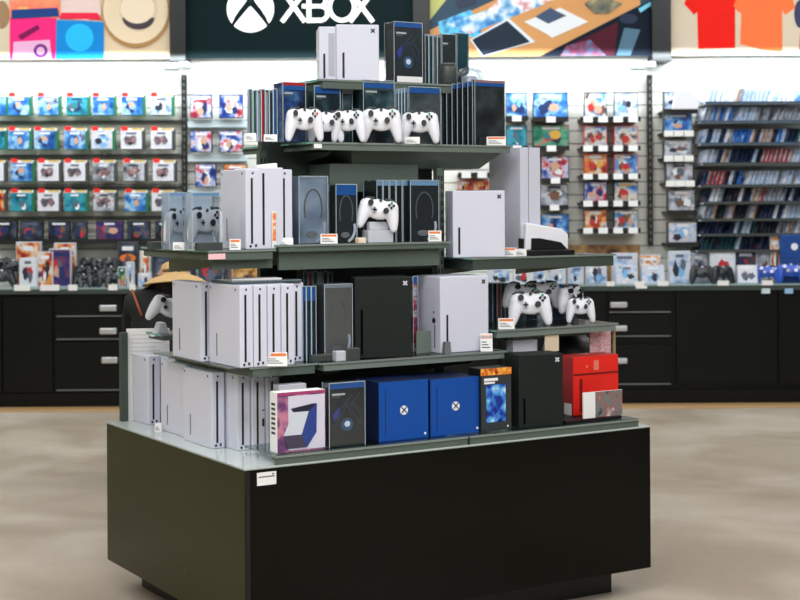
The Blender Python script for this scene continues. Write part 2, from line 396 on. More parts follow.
AW = {'blue': 'blue', 'bluered': 'blue and red', 'teal': 'teal', 'white': 'white', 'dark': 'dark', 'green': 'green', 'sky': 'sky blue and red',
      'warm': 'red and orange', 'pale': 'pale', 'grey': 'grey', 'purple': 'purple'}
ORD = ['first', 'second', 'third', 'fourth', 'fifth', 'sixth', 'seventh', 'eighth', 'ninth', 'tenth', 'eleventh', 'twelfth', 'thirteenth',
       'fourteenth', 'fifteenth', 'sixteenth', 'seventeenth', 'eighteenth', 'nineteenth', 'twentieth', 'twenty-first', 'twenty-second', 'twenty-third', 'twenty-fourth', 'twenty-fifth']

ACC = {k: mat('print_' + k, c, .4) for k, c in {'skin': (206, 160, 136), 'white': (232, 234, 238), 'dark': (34, 38, 54), 'red': (190, 44, 48), 'navy': (24, 44, 96),
       'gold': (214, 166, 70), 'sky': (120, 176, 222), 'slate': (92, 98, 116), 'teal': (40, 120, 130), 'brown': (120, 80, 60), 'orange': (222, 110, 50)}.items()}
FIG = {'blue': ['white', 'navy', 'sky', 'skin'], 'bluered': ['red', 'white', 'navy', 'skin'], 'teal': ['navy', 'white', 'slate', 'teal'], 'white': ['slate', 'dark', 'red', 'slate'],
       'dark': ['slate', 'red', 'brown', 'navy'], 'green': ['red', 'dark', 'teal', 'gold'], 'sky': ['white', 'brown', 'skin', 'red'], 'warm': ['white', 'gold', 'dark', 'red'],
       'pale': ['slate', 'white', 'sky', 'dark'], 'grey': ['dark', 'white', 'slate', 'brown'], 'purple': ['navy', 'red', 'slate', 'skin'], 'brown': ['gold', 'brown', 'gold', 'dark']}
def cover(par, x0, x1, z0, z1, k, y=0.0, n=3):
    m = MB().box(x0, x1, y - .003, y, z0, z1, A_[k]); w_, h = x1 - x0, z1 - z0; cc = FIG[k]
    for i in range(n):
        u, v = rnd.uniform(.28, .72), rnd.uniform(.25, .6); a, b = rnd.uniform(.1, .2) * w_, rnd.uniform(.14, .24) * h; ph = rnd.uniform(0, 6)
        pts = [(x0 + u * w_ + a * (1 + .25 * math.sin(2.7 * t + ph)) * math.cos(2 * math.pi * t / 11), z0 + v * h + b * (1 + .3 * math.sin(3.1 * t + ph)) * math.sin(2 * math.pi * t / 11)) for t in range(11)]
        m.prism([(min(x1 - .002, max(x0 + .002, p_[0])), min(z1 - .002, max(z0 + .002, p_[1]))) for p_ in pts], y - .0045 - .0008 * i, y - .002, ACC[cc[i % 4] if i else rnd.choice(cc)])
    u = rnd.choice([.5, .62, .4]); m.box(x0 + w_ * (.5 - u / 2), x0 + w_ * (.5 + u / 2), y - .005, y - .002, z0 + h * .82, z0 + h * .92, ACC[rnd.choice(['white', cc[0], 'gold' if k in ('warm', 'sky') else 'white'])])
    return m.build('cover_picture', par)
# hanging packs, left slatwall
def hang_pack(kind, edge):
    r = root('hanging_pack', 'x', 'pack', (0, 0, 0)); w_, h_ = .205, .175
    MB().box(-w_ / 2 + .004, w_ / 2, -.01, .045, 0, h_, edge).build('pack_box', r)
    cover(r, -w_ / 2, w_ / 2 - .025, .008, h_ - .012, kind, -.0105, 2 if kind == 'white' else 4)
    if kind in ('white', 'grey'):
        sh = [(-.05, .05), (-.066, .095), (-.05, .12), (-.02, .112), (.01, .118), (.03, .125), (.045, .1), (.035, .055), (.02, .045), (.008, .07), (-.02, .068), (-.035, .045)]
        MB().prism([(x - .012, z) for x, z in sh], -.0185, -.0135, A_['device']).build('printed_device', r)
    m = MB(); m.box(-w_ / 2, w_ / 2 - .01, -.013, -.009, h_ - .012, h_ + .012, PAPER); m.box(-w_ / 2 + .005, -w_ / 2 + .06, -.015, -.013, h_ - .008, h_ + .028, RED)
    m.box(-.01, w_ / 2 - .02, -.015, -.013, h_ - .004, h_ + .012, MC.setdefault('yellowish', mat('yellow_print', (214, 184, 110), .6))); m.build('header_card', r)
    return r
packs = {}
grid = [(106, [-3, 20.5, 49.5, 78.5, 104.5, 133.5, 162.5], ['blue', 'blue', 'blue', 'teal', 'blue', 'blue', 'pale']),
        (140, [-4, 20.5, 46.5, 76.5, 103.5, 133, 163], ['teal', 'blue', 'blue', 'blue', 'pale', 'white', 'white']),
        (172, [-5, 23, 50, 76.5, 105, 135.5, 165], ['white', 'blue', 'white', 'white', 'grey', 'grey', 'white']),
        (202, [-5, 23, 50, 76.5, 105.5, 137, 164], ['warm', 'teal', 'white', 'teal', 'grey', 'blue', 'white'])]
for ri, (pyc, xs, ks) in enumerate(grid):
    for ci, (px, k) in enumerate(zip(xs, ks)):
        ed = ('green' if k in ('blue', 'teal', 'pale') else 'dark')
        kk = (k, ed, (ci + ri) % 2)
        if kk not in packs: packs[kk] = hang_pack(k, GREENP if ed == 'green' else DGREY)
        x, zc = wall(px, pyc, 12.9)
        lab = '%s picture pack hanging on left slatwall, %s from left in the %s row' % (AW[k], ORD[ci], ['top', 'second', 'third', 'fourth'][ri])
        place(packs[kk], USED, (x, 12.9, zc - .085), 0, lab, 'hanging packs on the left slatwall')
    x0, zc = wall(-8, pyc + 16, 12.95); x1, _ = wall(181, pyc + 16, 12.95)
    m = MB(); m.box(x0, x1, 13.0, 13.05, zc - .012, zc + .012, DGREY)
    for px in xs:
        x, _ = wall(px, 100, 12.9); m.box(x - .006, x + .006, 12.93, 13.05, zc + .1, zc + .112, DGREY)
    tag(m.build('hook_bar'), 'dark hook bar behind the %s row of hanging packs at left' % ['top', 'second', 'third', 'fourth'][ri], 'bar')
def wall_case(px0, px1, py0, py1, k, label, Y=12.88, side=None, group=None, d=.05, name='game_case', cat='case', parent=None):
    x0, z1 = wall(px0, py0, Y); x1, z0 = wall(px1, py1, Y)
    r = root(name, label, cat, ((x0 + x1) / 2, Y, z0), 0, group); hw, h = (x1 - x0) / 2, z1 - z0
    MB().box(-hw, hw, 0, d, 0, h, side or BLACK).build('case_body', r)
    cover(r, -hw + .006, hw - .006, .006, h - .006, k, 0, 4)
    return r
for px0, px1, k, lab in ((-12, 17, 'warm', 'brownish'), (20, 43, 'dark', 'black and red'), (48, 70, 'warm', 'red-striped'), (72, 87, 'dark', 'small black'),
                         (96, 123, 'purple', 'purple'), (127, 150, 'dark', 'dark blue'), (155, 178, 'warm', 'dark red')):
    wall_case(px0, px1, 221, 240, 'dark' if k == 'warm' else k, lab + ' boxed game lying low on the left slatwall below the packs', group='boxed games below the hanging packs')
def wall_shelf(px0, px1, py, Y, label, tags=2, depth=None, tagm=PAPER):
    x0, zt = wall(px0, py, Y); x1, _ = wall(px1, py, Y)
    r = root('wall_shelf', label, 'shelf', ((x0 + x1) / 2, Y, zt)); hw = (x1 - x0) / 2
    m = MB(); m.box(-hw, hw, -.03, WY - Y, -.02, 0, BLACK); m.box(-hw, hw, -.035, -.03, -.03, .012, BLACK); m.build('shelf_board', r)
    for i in range(tags):
        c = -hw + 2 * hw * (i + .5) / tags
        MB().box(c - .04, c + .04, -.04, -.035, -.035, .015, tagm).build('price_label', r)
    return r
x0, _ = wall(-12, 241, 12.85)
wall_shelf(-12, 181, 241, 12.86, 'long dark shelf holding boxed games low on the left slatwall', 0)
# bay beside the rail
for ri, (y0, y1) in enumerate(((95, 118), (131, 152), (164, 187))):
    for ci, (a, b) in enumerate(((190, 212), (219, 243))):
        if ri == 2: a, b = a + 5, b + 4
        k = 'bluered' if ri != 2 or ci == 0 else 'warm'
        wall_case(a, b, y0, y1, k, '%s character pack right of the left slotted rail, %s column, %s row' % (AW[k], ('left', 'right')[ci], ('top', 'middle', 'bottom')[ri]), name='hanging_pack', cat='pack', group='character packs beside the rail', side=NAVY)
    x0, zc = wall(188, y1 + 6, 12.95); x1, _ = wall(246, y1 + 6, 12.95)
    o = MB().box(x0, x1, 12.94, 13.05, zc - .03, zc + .03, mat('pale_strip', (205, 222, 228), .4)).build('label_strip')
    tag(o, 'pale label strip under the %s row of character packs' % ('top', 'middle', 'bottom')[ri], 'strip')
# centre bay right of the display
rows = [(93, 118, 'pale'), (126, 147, 'sky'), (154, 175, 'sky'), (182, 202, 'bluered'), (210, 229, 'warm')]
cols = [(584, 607), (614, 638)]
for ri, (y0, y1, k) in enumerate(rows):
    wall_shelf(580, 640, y1 + .5, 12.84, 'slim black wall shelf left of the right slotted rail, %s from top' % ORD[ri], 4)
    for ci, (a, b) in enumerate(cols):
        kk = [['sky', 'pale'], ['sky', 'sky'], ['warm', 'sky'], ['bluered', 'sky'], ['warm', 'sky']][ri][ci]
        wall_case(a, b, y0, y1, kk, '%s game on slim wall shelf, %s case on the %s shelf' % (AW[kk], ('left', 'right')[ci], ORD[ri]), group='games on the slim wall shelves', side=RED if ri in (1, 2) else NAVY)
wide = [(533, 568, 93, 118, 'blue'), (533, 569, 125, 147, 'green'), (541, 569, 156, 179, 'bluered'), (540, 568, 184, 206, 'grey'), (541, 569, 214, 234, 'blue')]
for ri, (a, b, y0, y1, k) in enumerate(wide):
    wall_shelf(a, b, y1 + .5, 12.84, 'short black wall shelf in the wide boxed game column, %s from top' % ORD[ri], 1)
    wall_case(a, b, y0, y1, k, 'wide %s boxed game, %s down in the column right of the display' % (AW[k], ORD[ri]), group='wide boxed games column', d=.07)
for ri, (y0, y1, k) in enumerate(((93, 117, 'blue'), (125, 147, 'teal'))):
    wall_case(506, 527, y0, y1, k, '%s boxed game peeking out right of the top display, %s one' % (AW[k], ('upper', 'lower')[ri]))
    wall_shelf(505, 528, y1 + .5, 12.84, 'short black wall shelf just right of the top display tier, %s one' % ('upper', 'lower')[ri], 1)
# red boxes seen through the display gap
for i, (a, b, k) in enumerate(((458, 472, 'warm'), (473, 489, 'warm'))):
    wall_case(a, b, 181, 191, k, ('left', 'right')[i] + ' small red and yellow box seen through the gap above the white console', side=RED)
wall_shelf(456, 490, 191.5, 12.84, 'black wall shelf seen through the gap above the white console', 0)
wall_shelf(458, 490, 174, 12.84, 'upper black wall shelf seen through the display gap', 2)
# holder column right of the rail
for ri, (y0, y1, k, a, b) in enumerate(((92, 110, 'pale', 664, 696), (113, 132, 'dark', 664, 692), (140, 157, 'grey', 664, 692), (163, 182, 'purple', 666, 693), (190, 211, 'grey', 668, 695), (222, 243, 'bluered', 668, 697))):
    kk = {'dark': 'blue', 'purple': 'grey', 'bluered': 'pale'}.get(k, k)
    wall_case(a, b, y0, y1, kk, '%s boxed game in the holder column right of the slotted rail, %s from top' % (AW[kk], ORD[ri]), group='holder column games', side=DGREY, Y=12.8, d=.09)
    wall_shelf(a - 1, b + 1, y1 + .5, 12.77, 'black holder tray in the column right of the slotted rail, %s from top' % ORD[ri], 3 if ri in (1, 2, 3) else 0)
x, zt = wall(686, 107, 12.7)
t = root('white_bag', 'plain white plastic packet leaning at the top of the holder column', 'packet', (x, 12.7, zt - .0))
MB().prism([(-.12, -.02), (.1, -.02), (.13, .06), (.06, .155), (-.04, .17), (-.1, .1)], 0, .03, WHITE2).build('packet_body', t, .01)
# right racks of thin game cases
thin = {}
def thin_case(k):
    r = root('game_case', 'x', 'case', (0, 0, 0))
    MB().box(-.0095, .0095, 0, .12, 0, .126, MC['rk_' + k]).build('case_body', r)
    MB().box(-.0105, -.0095, .004, .115, .004, .12, A_['pale' if k in ('white', 'pale', 'tan') else 'blue' if k == 'blue' else 'grey' if k in ('grey', 'red') else 'dark']).build('cover_picture', r)
    return r
tc_cols = {'white': (226, 230, 236), 'blue': (50, 100, 180), 'navy': (20, 36, 70), 'teal': (30, 80, 84), 'grey': (130, 138, 150), 'red': (170, 50, 56), 'black': (20, 24, 28), 'tan': (180, 140, 110), 'pale': (170, 190, 215)}
for k, c in tc_cols.items(): mat('rk_' + k, tuple(int(v * .88) for v in c), .3); thin[k] = thin_case(k)
rackrows = [(102, 708, 'top', ['white', 'blue', 'navy', 'pale', 'white', 'grey', 'pale']), (121, 703, 'second', ['pale', 'grey', 'teal', 'white', 'blue', 'pale']),
            (143, 703, 'third', ['blue', 'tan', 'teal', 'pale', 'navy', 'white', 'red']), (163, 705, 'fourth', ['red', 'tan', 'pale', 'grey', 'navy', 'black']),
            (185, 703, 'fifth', ['red', 'black', 'grey', 'pale', 'teal', 'navy', 'red']), (202, 706, 'sixth', ['tan', 'grey', 'navy', 'white', 'black']),
            (219, 703, 'seventh', ['pale', 'tan', 'grey', 'black', 'navy']), (234, 703, 'eighth', ['teal', 'black', 'grey', 'navy', 'pale']), (250, 700, 'ninth', ['teal', 'black', 'navy', 'teal'])]
for ri, (py, px0, nm, cc) in enumerate(rackrows):
    Yr = 12.72
    x0, zt = wall(px0 - 3, py, Yr); x1 = 3.75
    r = root('rack_shelf', 'grey metal rack shelf of slanted game cases at far right, %s from top' % nm, 'shelf', (0, Yr, zt))
    m = MB(); m.box(x0, x1, -.02, WY - Yr, -.02, -.004, mat('rack_metal', (206, 214, 220), .4)); m.build('shelf_board', r)
    m = MB(); m.box(x0, x1, -.026, -.02, -.02, .002, DGREY if ri > 2 else mat('rack_lip', (60, 78, 94), .4)); m.build('front_lip', r)
    x = x0 + .04; i = 0; ci = rnd.randrange(len(cc))
    while x < x1 - .05 and i < 25:
        if rnd.random() < .3: ci = (ci + 1) % len(cc)
        k = cc[ci] if rnd.random() < .8 else rnd.choice(list(tc_cols))
        o = place(thin[k], USED, (x, Yr + .03, zt + .004), R(30), '%s thin game case leaning on the %s rack shelf, %s from left' % ({'pale': 'pale blue'}.get(k, k), nm, ORD[i]), 'slanted game cases on the far right rack')
        o.rotation_euler = (R(-6), R(24), R(24)); x += .033 + rnd.random() * .008; i += 1
        if rnd.random() < .08: x += .05
for k, o in thin.items():
    if not USED.get(o.name):
        for ch in list(o.children): bpy.data.objects.remove(ch)
        bpy.data.objects.remove(o)

# ------------------------------------------------------------------ long back counter
CY = 12.5; CT = 1.0
def counter(name, px0, px1, label):
    x0, _ = wall(px0, 290, CY); x1, _ = wall(px1, 290, CY)
    r = root(name, label, 'counter', (0, CY, 0))
    MB().box(x0, x1, .03, .54, .1, CT - .05, LAMB).build('cabinet_body', r)
    MB().box(x0, x1, .0, .54, 0, .115, LAMB).build('plinth', r)
    MB().box(x0, x1, -.02, .54, CT - .05, CT - .01, TRIM).build('counter_edge', r)
    MB().box(x0, x1, -.024, .54, CT - .01, CT, mat('counter_glass', (150, 172, 172), .12)).build('glass_top', r)
    return r
cl = counter('wall_counter', -60, 499, 'long black counter under the slatwall, section left and behind the display')
cr_ = counter('wall_counter', 500, 890, 'long black counter under the slatwall, section at right of display')
def front(par, px0, px1, py0, py1, name, handle=None):
    x0, z1 = wall(px0, py0, CY); x1, z0 = wall(px1, py1, CY)
    m = MB().box(x0 + .004, x1 - .004, .005, .03, z0 + .006, z1 - .006, LAMB)
    if name == 'drawer': m.box(x0 + .01, x1 - .01, .002, .006, z0 + .004, z0 + .014, GREY)
    o = m.build(name, par)
    if handle:
        hx0, hz1 = wall(handle[0], handle[1], CY); hx1, hz0 = wall(handle[2], handle[3], CY)
        h = MB(); h.box(hx0, hx1, -.03, .006, hz0, hz1, STEEL); h.build('handle', o, .008)
for a, b in ((-60, 2), (3, 53)): front(cl, a, b, 296, 393, 'door')
front(cl, 55, 123, 294, 317, 'drawer', (100, 305, 117, 311)); front(cl, 55, 123, 318, 340, 'drawer', (100, 328, 117, 334)); front(cl, 55, 123, 342, 391, 'drawer', (102, 357, 118, 363))
for a, b in ((125, 190), (191, 256), (257, 330), (331, 400), (401, 498)): front(cl, a, b, 294, 391, 'door')
front(cr_, 502, 606, 292, 389, 'door')
front(cr_, 608, 672, 290, 313, 'drawer', (610, 302, 627, 307.5)); front(cr_, 608, 672, 314, 337, 'drawer', (610, 325.5, 627, 331)); front(cr_, 608, 672, 344, 385, 'drawer', (610, 358, 627, 363.5))
for a, b in ((676, 777), (778.5, 860)): front(cr_, a, b, 288, 384, 'door')
for px0, px1, lab, mt in ((636, 647, 'white price label on the counter edge above the drawers', PAPER), (762, 770, 'pale label stuck at the top of the right counter door', MC['pale_strip']), (785, 793, 'blue and white label near the top right counter corner', BANDL)):
    x0, z1 = wall(px0, 286 if px0 < 700 else 288.5, CY - .03); x1, z0 = wall(px1, 288.5 if px0 < 700 else 293.5, CY - .03)
    tag(MB().box(x0, x1, CY - .032, CY - .02 if px0 < 700 else CY + .005, z0, z1, mt).build('price_label'), lab, 'label')

# ------------------------------------------------------------------ display stand
G = root('display_stand', 'tall tiered display stand with black base and grey green shelves in mid floor', 'display stand', W(0, 0, 0), ANG)
BW, BD, BT = 1.92, 1.416, .725
m = MB(); m.box(0, BW, 0, BD, .115, BT - .004, LAM); m.build('base_cabinet', G, .002)
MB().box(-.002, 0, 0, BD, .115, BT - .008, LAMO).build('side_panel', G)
m = MB(); m.box(0, .018, -.003, .0, .115, BT - .012, BLACK); m.build('corner_trim', G)
MB().box(.12, BW - .12, .12, BD - .1, 0, .115, BLACK).build('plinth', G)
MB().box(-.002, BW + .002, -.002, BD + .002, BT - .004, BT, DECK).build('deck_top', G)
MB().box(-.004, BW + .004, -.004, BD + .004, BT - .007, BT - .004, SHELFL).build('deck_edge', G)
m = MB(); m.box(.125, 1.86, .006, .012, BT, BT + .034, SHELFG); m.box(.125, 1.86, .002, .03, BT + .026, BT + .034, SHELFL); m.box(.98, .984, .0, .006, BT, BT + .034, BLACK); m.build('ticket_rail', G)
for a in (.35, 1.1, 1.8): MB().box(a, a + .02, .05, .27, BT, BT + .027, SHELFG).build('riser_support', G)
MB().box(.135, 1.86, .012, .29, BT + .027, BT + .0345, GLASSTOP).build('riser_glass', G)
RZ = BT + .035
Z3L = 1.511
Z4, Z3, Z2, Z1, Z3R, Z4R = 1.066, 1.527, 1.937, 2.203, 1.455, 1.149
LIGHTF = mat('light_shelf_metal', (128, 140, 133), .32, metal=.2)
def shelf(a0, a1, b0, b1, z, fasc=.028, fm=None, gl=True, brk=True, name='shelf'):
    T = .008
    o = MB().box(a0, a1, b0, b1, z - T, z, GLASSTOP).build(name, G)
    m = MB(); e = .0015
    m.box(a0, a1, b0 - e, b0, z - T, z, SHELFL); m.box(a0 - e, a0, b0, b1, z - T, z, GLASSEDGE); m.box(a1, a1 + e, b0, b1, z - T, z, GLASSEDGE)
    m.build('glass_edge', o)
    fm = fm or SHELFG; e0 = .012
    m = MB(); m.box(a0 + e0, a1 - e0, b0 + .003, b0 + .02, z - T - fasc, z - T, fm)
    m.box(a0 + e0, a0 + e0 + .015, b0 + .02, b1, z - T - fasc, z - T, fm); m.box(a1 - e0 - .015, a1 - e0, b0 + .02, b1, z - T - fasc, z - T, fm)
    m.box(a0 + e0, a1 - e0, b0 + .02, b1, z - T - .012, z - T, LIGHTF if z < 1.9 else SHELFG)
    m.build('support_frame', o)
    if brk:
        for a in (a0 + .12, a1 - .12):
            m = MB()
            m.add([(a - .004, b0 + .05, z - .036), (a + .004, b0 + .05, z - .036), (a + .004, b1 - .02, z - .036), (a - .004, b1 - .02, z - .036),
                   (a - .004, b0 + .09, z - .055), (a + .004, b0 + .09, z - .055), (a + .004, b1 - .02, z - .11), (a - .004, b1 - .02, z - .11)],
                  [(0, 1, 2, 3), (7, 6, 5, 4), (0, 4, 5, 1), (1, 5, 6, 2), (2, 6, 7, 3), (3, 7, 4, 0)], SHELFG)
            m.build('bracket', o)
    return o
LIGHTF = mat('light_shelf_metal', (128, 140, 133), .32, metal=.2); DARKF = mat('dark_shelf_metal', (62, 73, 66), .4)
shelf(.425, 1.31, .2, .66, Z4, .024, LIGHTF); shelf(.13, .42, .22, .98, Z4, .032)
MB().box(.045, .13, .225, .98, Z4 - .006, Z4, GLASSTOP).build('glass_extension', G)
shelf(.10, .40, 1.03, 1.2, 1.135, .02, brk=False)
shelf(.285, 1.10, .3, .66, Z3, .02); shelf(0, .28, .3, 1.0, Z3L, .03)
shelf(1.2, 1.985, .3, .92, Z3R, .045, DARKF); shelf(1.285, 1.955, .25, .9, Z4R, .026, LIGHTF)
shelf(.49, 1.49, .4, 1.06, Z2, .024, mat('mid_shelf_metal', (104, 116, 107), .35)); shelf(.59, 1.31, .5, .92, Z1, .03)
m = MB(); m.add([(.70, .44, Z2 - .03), (1.46, .44, Z2 - .03), (1.46, .9, Z2 - .03), (.70, .9, Z2 - .03), (.74, .5, Z2 - .1), (1.38, .5, Z2 - .1), (1.38, .86, Z2 - .1), (.74, .86, Z2 - .1)],
      [(3, 2, 1, 0), (4, 5, 6, 7), (0, 1, 5, 4), (1, 2, 6, 5), (2, 3, 7, 6), (3, 0, 4, 7)], SHELFG); m.build('top_tray', G)
MB().box(.40, 1.24, .665, .70, BT, Z1 - .04, COREG).build('back_panel', G)
MB().box(.03, .285, .34, .352, Z3L - .075, Z3L - .03, SHELFG).build('apron', G)
MB().box(.31, 1.06, .33, .345, Z3 - .1, Z3 - .03, SHELFG).build('apron', G)
MB().box(.62, 1.05, .48, .66, Z2 - .2, Z2 - .085, SHELFG).build('cross_rail', G)
MB().box(.5, 1.2, .52, .665, Z3 - .12, Z3 - .05, COREG).build('cross_rail', G)
for a, b, zt in ((onb(440.5, 250, .46)[0], .46, Z2 - .1), (.385, .62, Z2 - .03), (1.245, .60, Z1 - .04), (.60, .72, Z1 - .04)):
    m = MB(); m.box(a - .016, a + .016, b, b + .03, BT, zt, SHELFG)
    zz = BT + .05
    while zz < zt - .05:
        for s in (-.008, .008): m.box(a + s - .0035, a + s + .0035, b - .0012, b + .001, zz, zz + .022, BLACK)
        zz += .036
    m.build('upright_post', G)
MB().box(.055, .085, 1.38, 1.41, BT, 1.12, COREG).build('upright_post', G)
MB().box(1.945, 1.955, .27, .28, BT, Z4R - .03, mat('brass_edge', (150, 130, 90), .4)).build('edge_strip', G)

def fx(px, b, z):                                   # a-coordinate on the stand of what stands at depth b
    return onb(px, 250, b)[0]
def spanw(pxl, pxr, b, rot=ANG):                    # left corner on depth b and width along direction rot
    a = onb(pxl, 250, b)[0]; L = W(a, b); rx = (pxr - 400) / F
    w_ = (rx * L[1] - L[0]) / (math.cos(rot) - rx * math.sin(rot))
    M_ = (L[0] + math.cos(rot) * w_ / 2, L[1] + math.sin(rot) * w_ / 2)
    return w_, M_
def hat(px, py, M_, z): return CH + ray(px, py)[1] * M_[1] - z
def zat(px, py, b): return onb(px, py, b)[1]

# price tags
def price_tag(px, py, b, z, wpx, hpx, label, top=True, rot=0, free=None):
    a = fx(px, b, z); L = W(a, b); s = L[1] / F
    wd, h = wpx * s, hpx * s
    r = root('price_tag', label, 'tag', (L[0], L[1], z), rot if rot is not None else ANG)
    m = MB(); T = Matrix.Rotation(R(-12), 4, 'X')
    m.box(-wd / 2, wd / 2, -.002, 0, 0, h, PAPER, T); m.box(-wd / 2, wd / 2, .0, .002, 0, h * .95, PAPER, Matrix.Translation((0, .034, 0)) @ Matrix.Rotation(R(24), 4, 'X')); m.build('folded_card', r)
    m = MB()
    if top: m.box(-wd / 2 + .004, wd / 2 - .004, -.003, -.002, h * .72, h * .92, ORANGE, T)
    for k in range(3): m.box(-wd * .4, wd * (.3 - .15 * k), -.003, -.002, h * (.2 + .15 * k), h * (.25 + .15 * k), INK, T)
    m.build('print', r); return r

# slim white consoles
def slim_console(w_=.058, d=.285, h=.30, slotx=-.006, ports=False):
    r = root('game_console', 'x', 'console', (0, 0, 0))
    MB().box(0, w_ - .002, 0, d, 0, h, WHITE).build('console_body', r, .004)
    m = MB(); m.box(w_ * .33, w_ * .33 + .0085, -.0012, .002, .022, h - .035, BLACK); m.build('disc_slot', r)
    MB().cyl((w_ * .3, -.0012, .012), .005, .002, 'y', BLACK, 12).build('power_button', r); MB().box(w_ * .58, w_ * .72, -.0012, .001, .009, .02, INK).build('port', r); MB().box(w_ * .4, w_ * .52, -.0012, .001, h - .02, h - .012, INK).build('logo', r)
    m = MB(); m.box(-.001, .001, d * .72, d * .75, .03, h * .38, GREY); m.box(-.001, .001, d * .12, d * .15, h - .022, h - .012, INK); m.box(-.001, .001, d * .92, d * .94, h - .022, h - .012, INK); m.build('side_mark', r)
    if ports:
        m = MB(); m.box(w_ * .74, w_ * .9, -.0012, .001, .09, .12, BLACK); m.box(w_ * .74, w_ * .9, -.0012, .001, .15, .155, BLACK); m.build('ports', r)
    return r
pc = slim_console(); pp_ = slim_console(ports=True)
grpB = 'white slim consoles on the left of the stand'
def put_console(a, b, z, label, proto=pc, rz=0): return place(proto, USED, W(a, b, z), ANG + rz, label, grpB)
pt = slim_console(h=.312)
# base, left side
put_console(.117, 1.22, BT, 'white slim console at the rear left corner of the base, outermost', rz=R(2))
put_console(.186, 1.16, BT, 'white slim console with ports, second at the rear left of base', pp_)
put_console(.11, .78, BT, 'white slim console behind the front group on the base left side')
put_console(.083, .475, BT, 'front leftmost white slim console of base row, broad side showing')
for i, (da, db) in enumerate(((.145, .372), (.204, .362))):
    put_console(da, db, BT, 'white slim console of base row, %s from the left front corner' % ('second', 'third')[i], (pc, pp_)[i])
put_console(.172, .78, BT, 'white slim console in the rear half of the base row, partly hidden', rz=0)
put_console(.263, .352, BT, 'rightmost white slim console of base row, beside the purple box', pc)
# third tier, left
put_console(.055, .515, Z4, 'white slim console at the back left of the middle tier row', pt)
for i in range(4):
    put_console(.084 + i * .059, .215, Z4, 'white slim console of the middle tier row, %s from left' % ('front leftmost', 'second', 'third', 'fourth')[i], pt)
put_console(.345, .30, Z4, 'rightmost white slim console of the middle tier row, set back beside blue cases', pt)
# upper left tier
big = slim_console(.066, .235, .312)
def putb(a, b, z, label, rz=0): return place(big, USED, W(a, b, z), ANG + rz, label, 'white consoles on the upper left shelf')
a_ = fx(246, .33, Z3L)
putb(a_, .33, Z3L, 'white console on upper left shelf, leftmost with its broad side showing')
putb(onb(294, 250, .33)[0] - .067, .335, Z3L, 'white console on upper left shelf, rightmost beside the pale headset case')
# tower consoles
def tower(pxl, pxr, ytop, b, z, body, label, depth=.14, slot=(.1, .62), logo=True, side=None, group=None, name='game_console', rot=ANG):
    w_, M_ = spanw(pxl, pxr, b, rot); h = hat((pxl + pxr) / 2, ytop, M_, z)
    r = root(name, label, 'console', (M_[0], M_[1], z), rot, group); hw = w_ / 2
    MB().box(-hw, hw, 0, depth, 0, h, body).build('console_body', r, .004)
    dk = BLACK if body is not XBLK else mat('deep_black', (1, 1, 1), .9, spec=.05)
    m = MB(); m.box(-hw + w_ * slot[0], -hw + w_ * slot[0] + .009, -.0012, .003, h * .05, h * slot[1], dk); m.build('disc_slot', r)
    if logo:
        mm = WHITE if body is XBLK else INK
        m = MB(); T0 = Matrix.Translation((hw - .026, 0, h - .026))
        for s in (45, -45): m.box(-.011, .011, -.0015, .001, -.003, .003, mm, T0 @ Matrix.Rotation(R(s), 4, 'Y'))
        m.build('logo', r)
    if side:
        m = MB(); m.cyl((-hw - .0012, depth * .25, h * .42), .012, .003, 'x', BLACK, 16); m.cyl((-hw - .0012, depth * .25, h * .53), .005, .003, 'x', BLACK, 12)
        m.box(-hw - .0012, -hw + .001, depth * .2, depth * .23, h * .06, h * .36, INK); m.build('side_ports', r)
    return r
tower(259.5, 283.5, 167.5, .33, Z3L, WHITE, 'white console with left slot on upper left shelf, between two slimmer ones', .23, (.13, .93), logo=False, group='white consoles on the upper left shelf')
tower(354.5, 411, 277, .27, Z4, XBLK, 'tall black console on the middle front shelf beside the clear headset case', .16, (.1, .6), rot=R(12))
tower(440, 488, 276, .25, Z4, WHITE, 'tall white console on the middle front shelf right end', .2, (.12, .5), side=True)
tower(453, 505, 190.5, .36, Z3R, WHITE, 'white console with short slot on the upper right shelf beside the post', .12, (.1, .45), rot=R(14))
tower(518, 562, 354, .06, RZ, XBLK, 'black console on the base front between picture box and red box', .13, (.1, .4), rot=R(20))
# pair on top
tower(337.5, 380, 24.5, .56, Z1, WHITE, 'white console on the very top tier, right one with broad front', .16, (.14, .5), rot=R(7))
to = tower(320, 337, 26.5, .60, Z1, WHITE, 'narrow white console at the left of the very top tier', .16, (.25, .5), logo=False, rot=R(7))
MB().box(.004, .03, -.0012, .001, .02, .2, mat('vent_grey', (176, 178, 190), .6)).build('vent_strip', to)

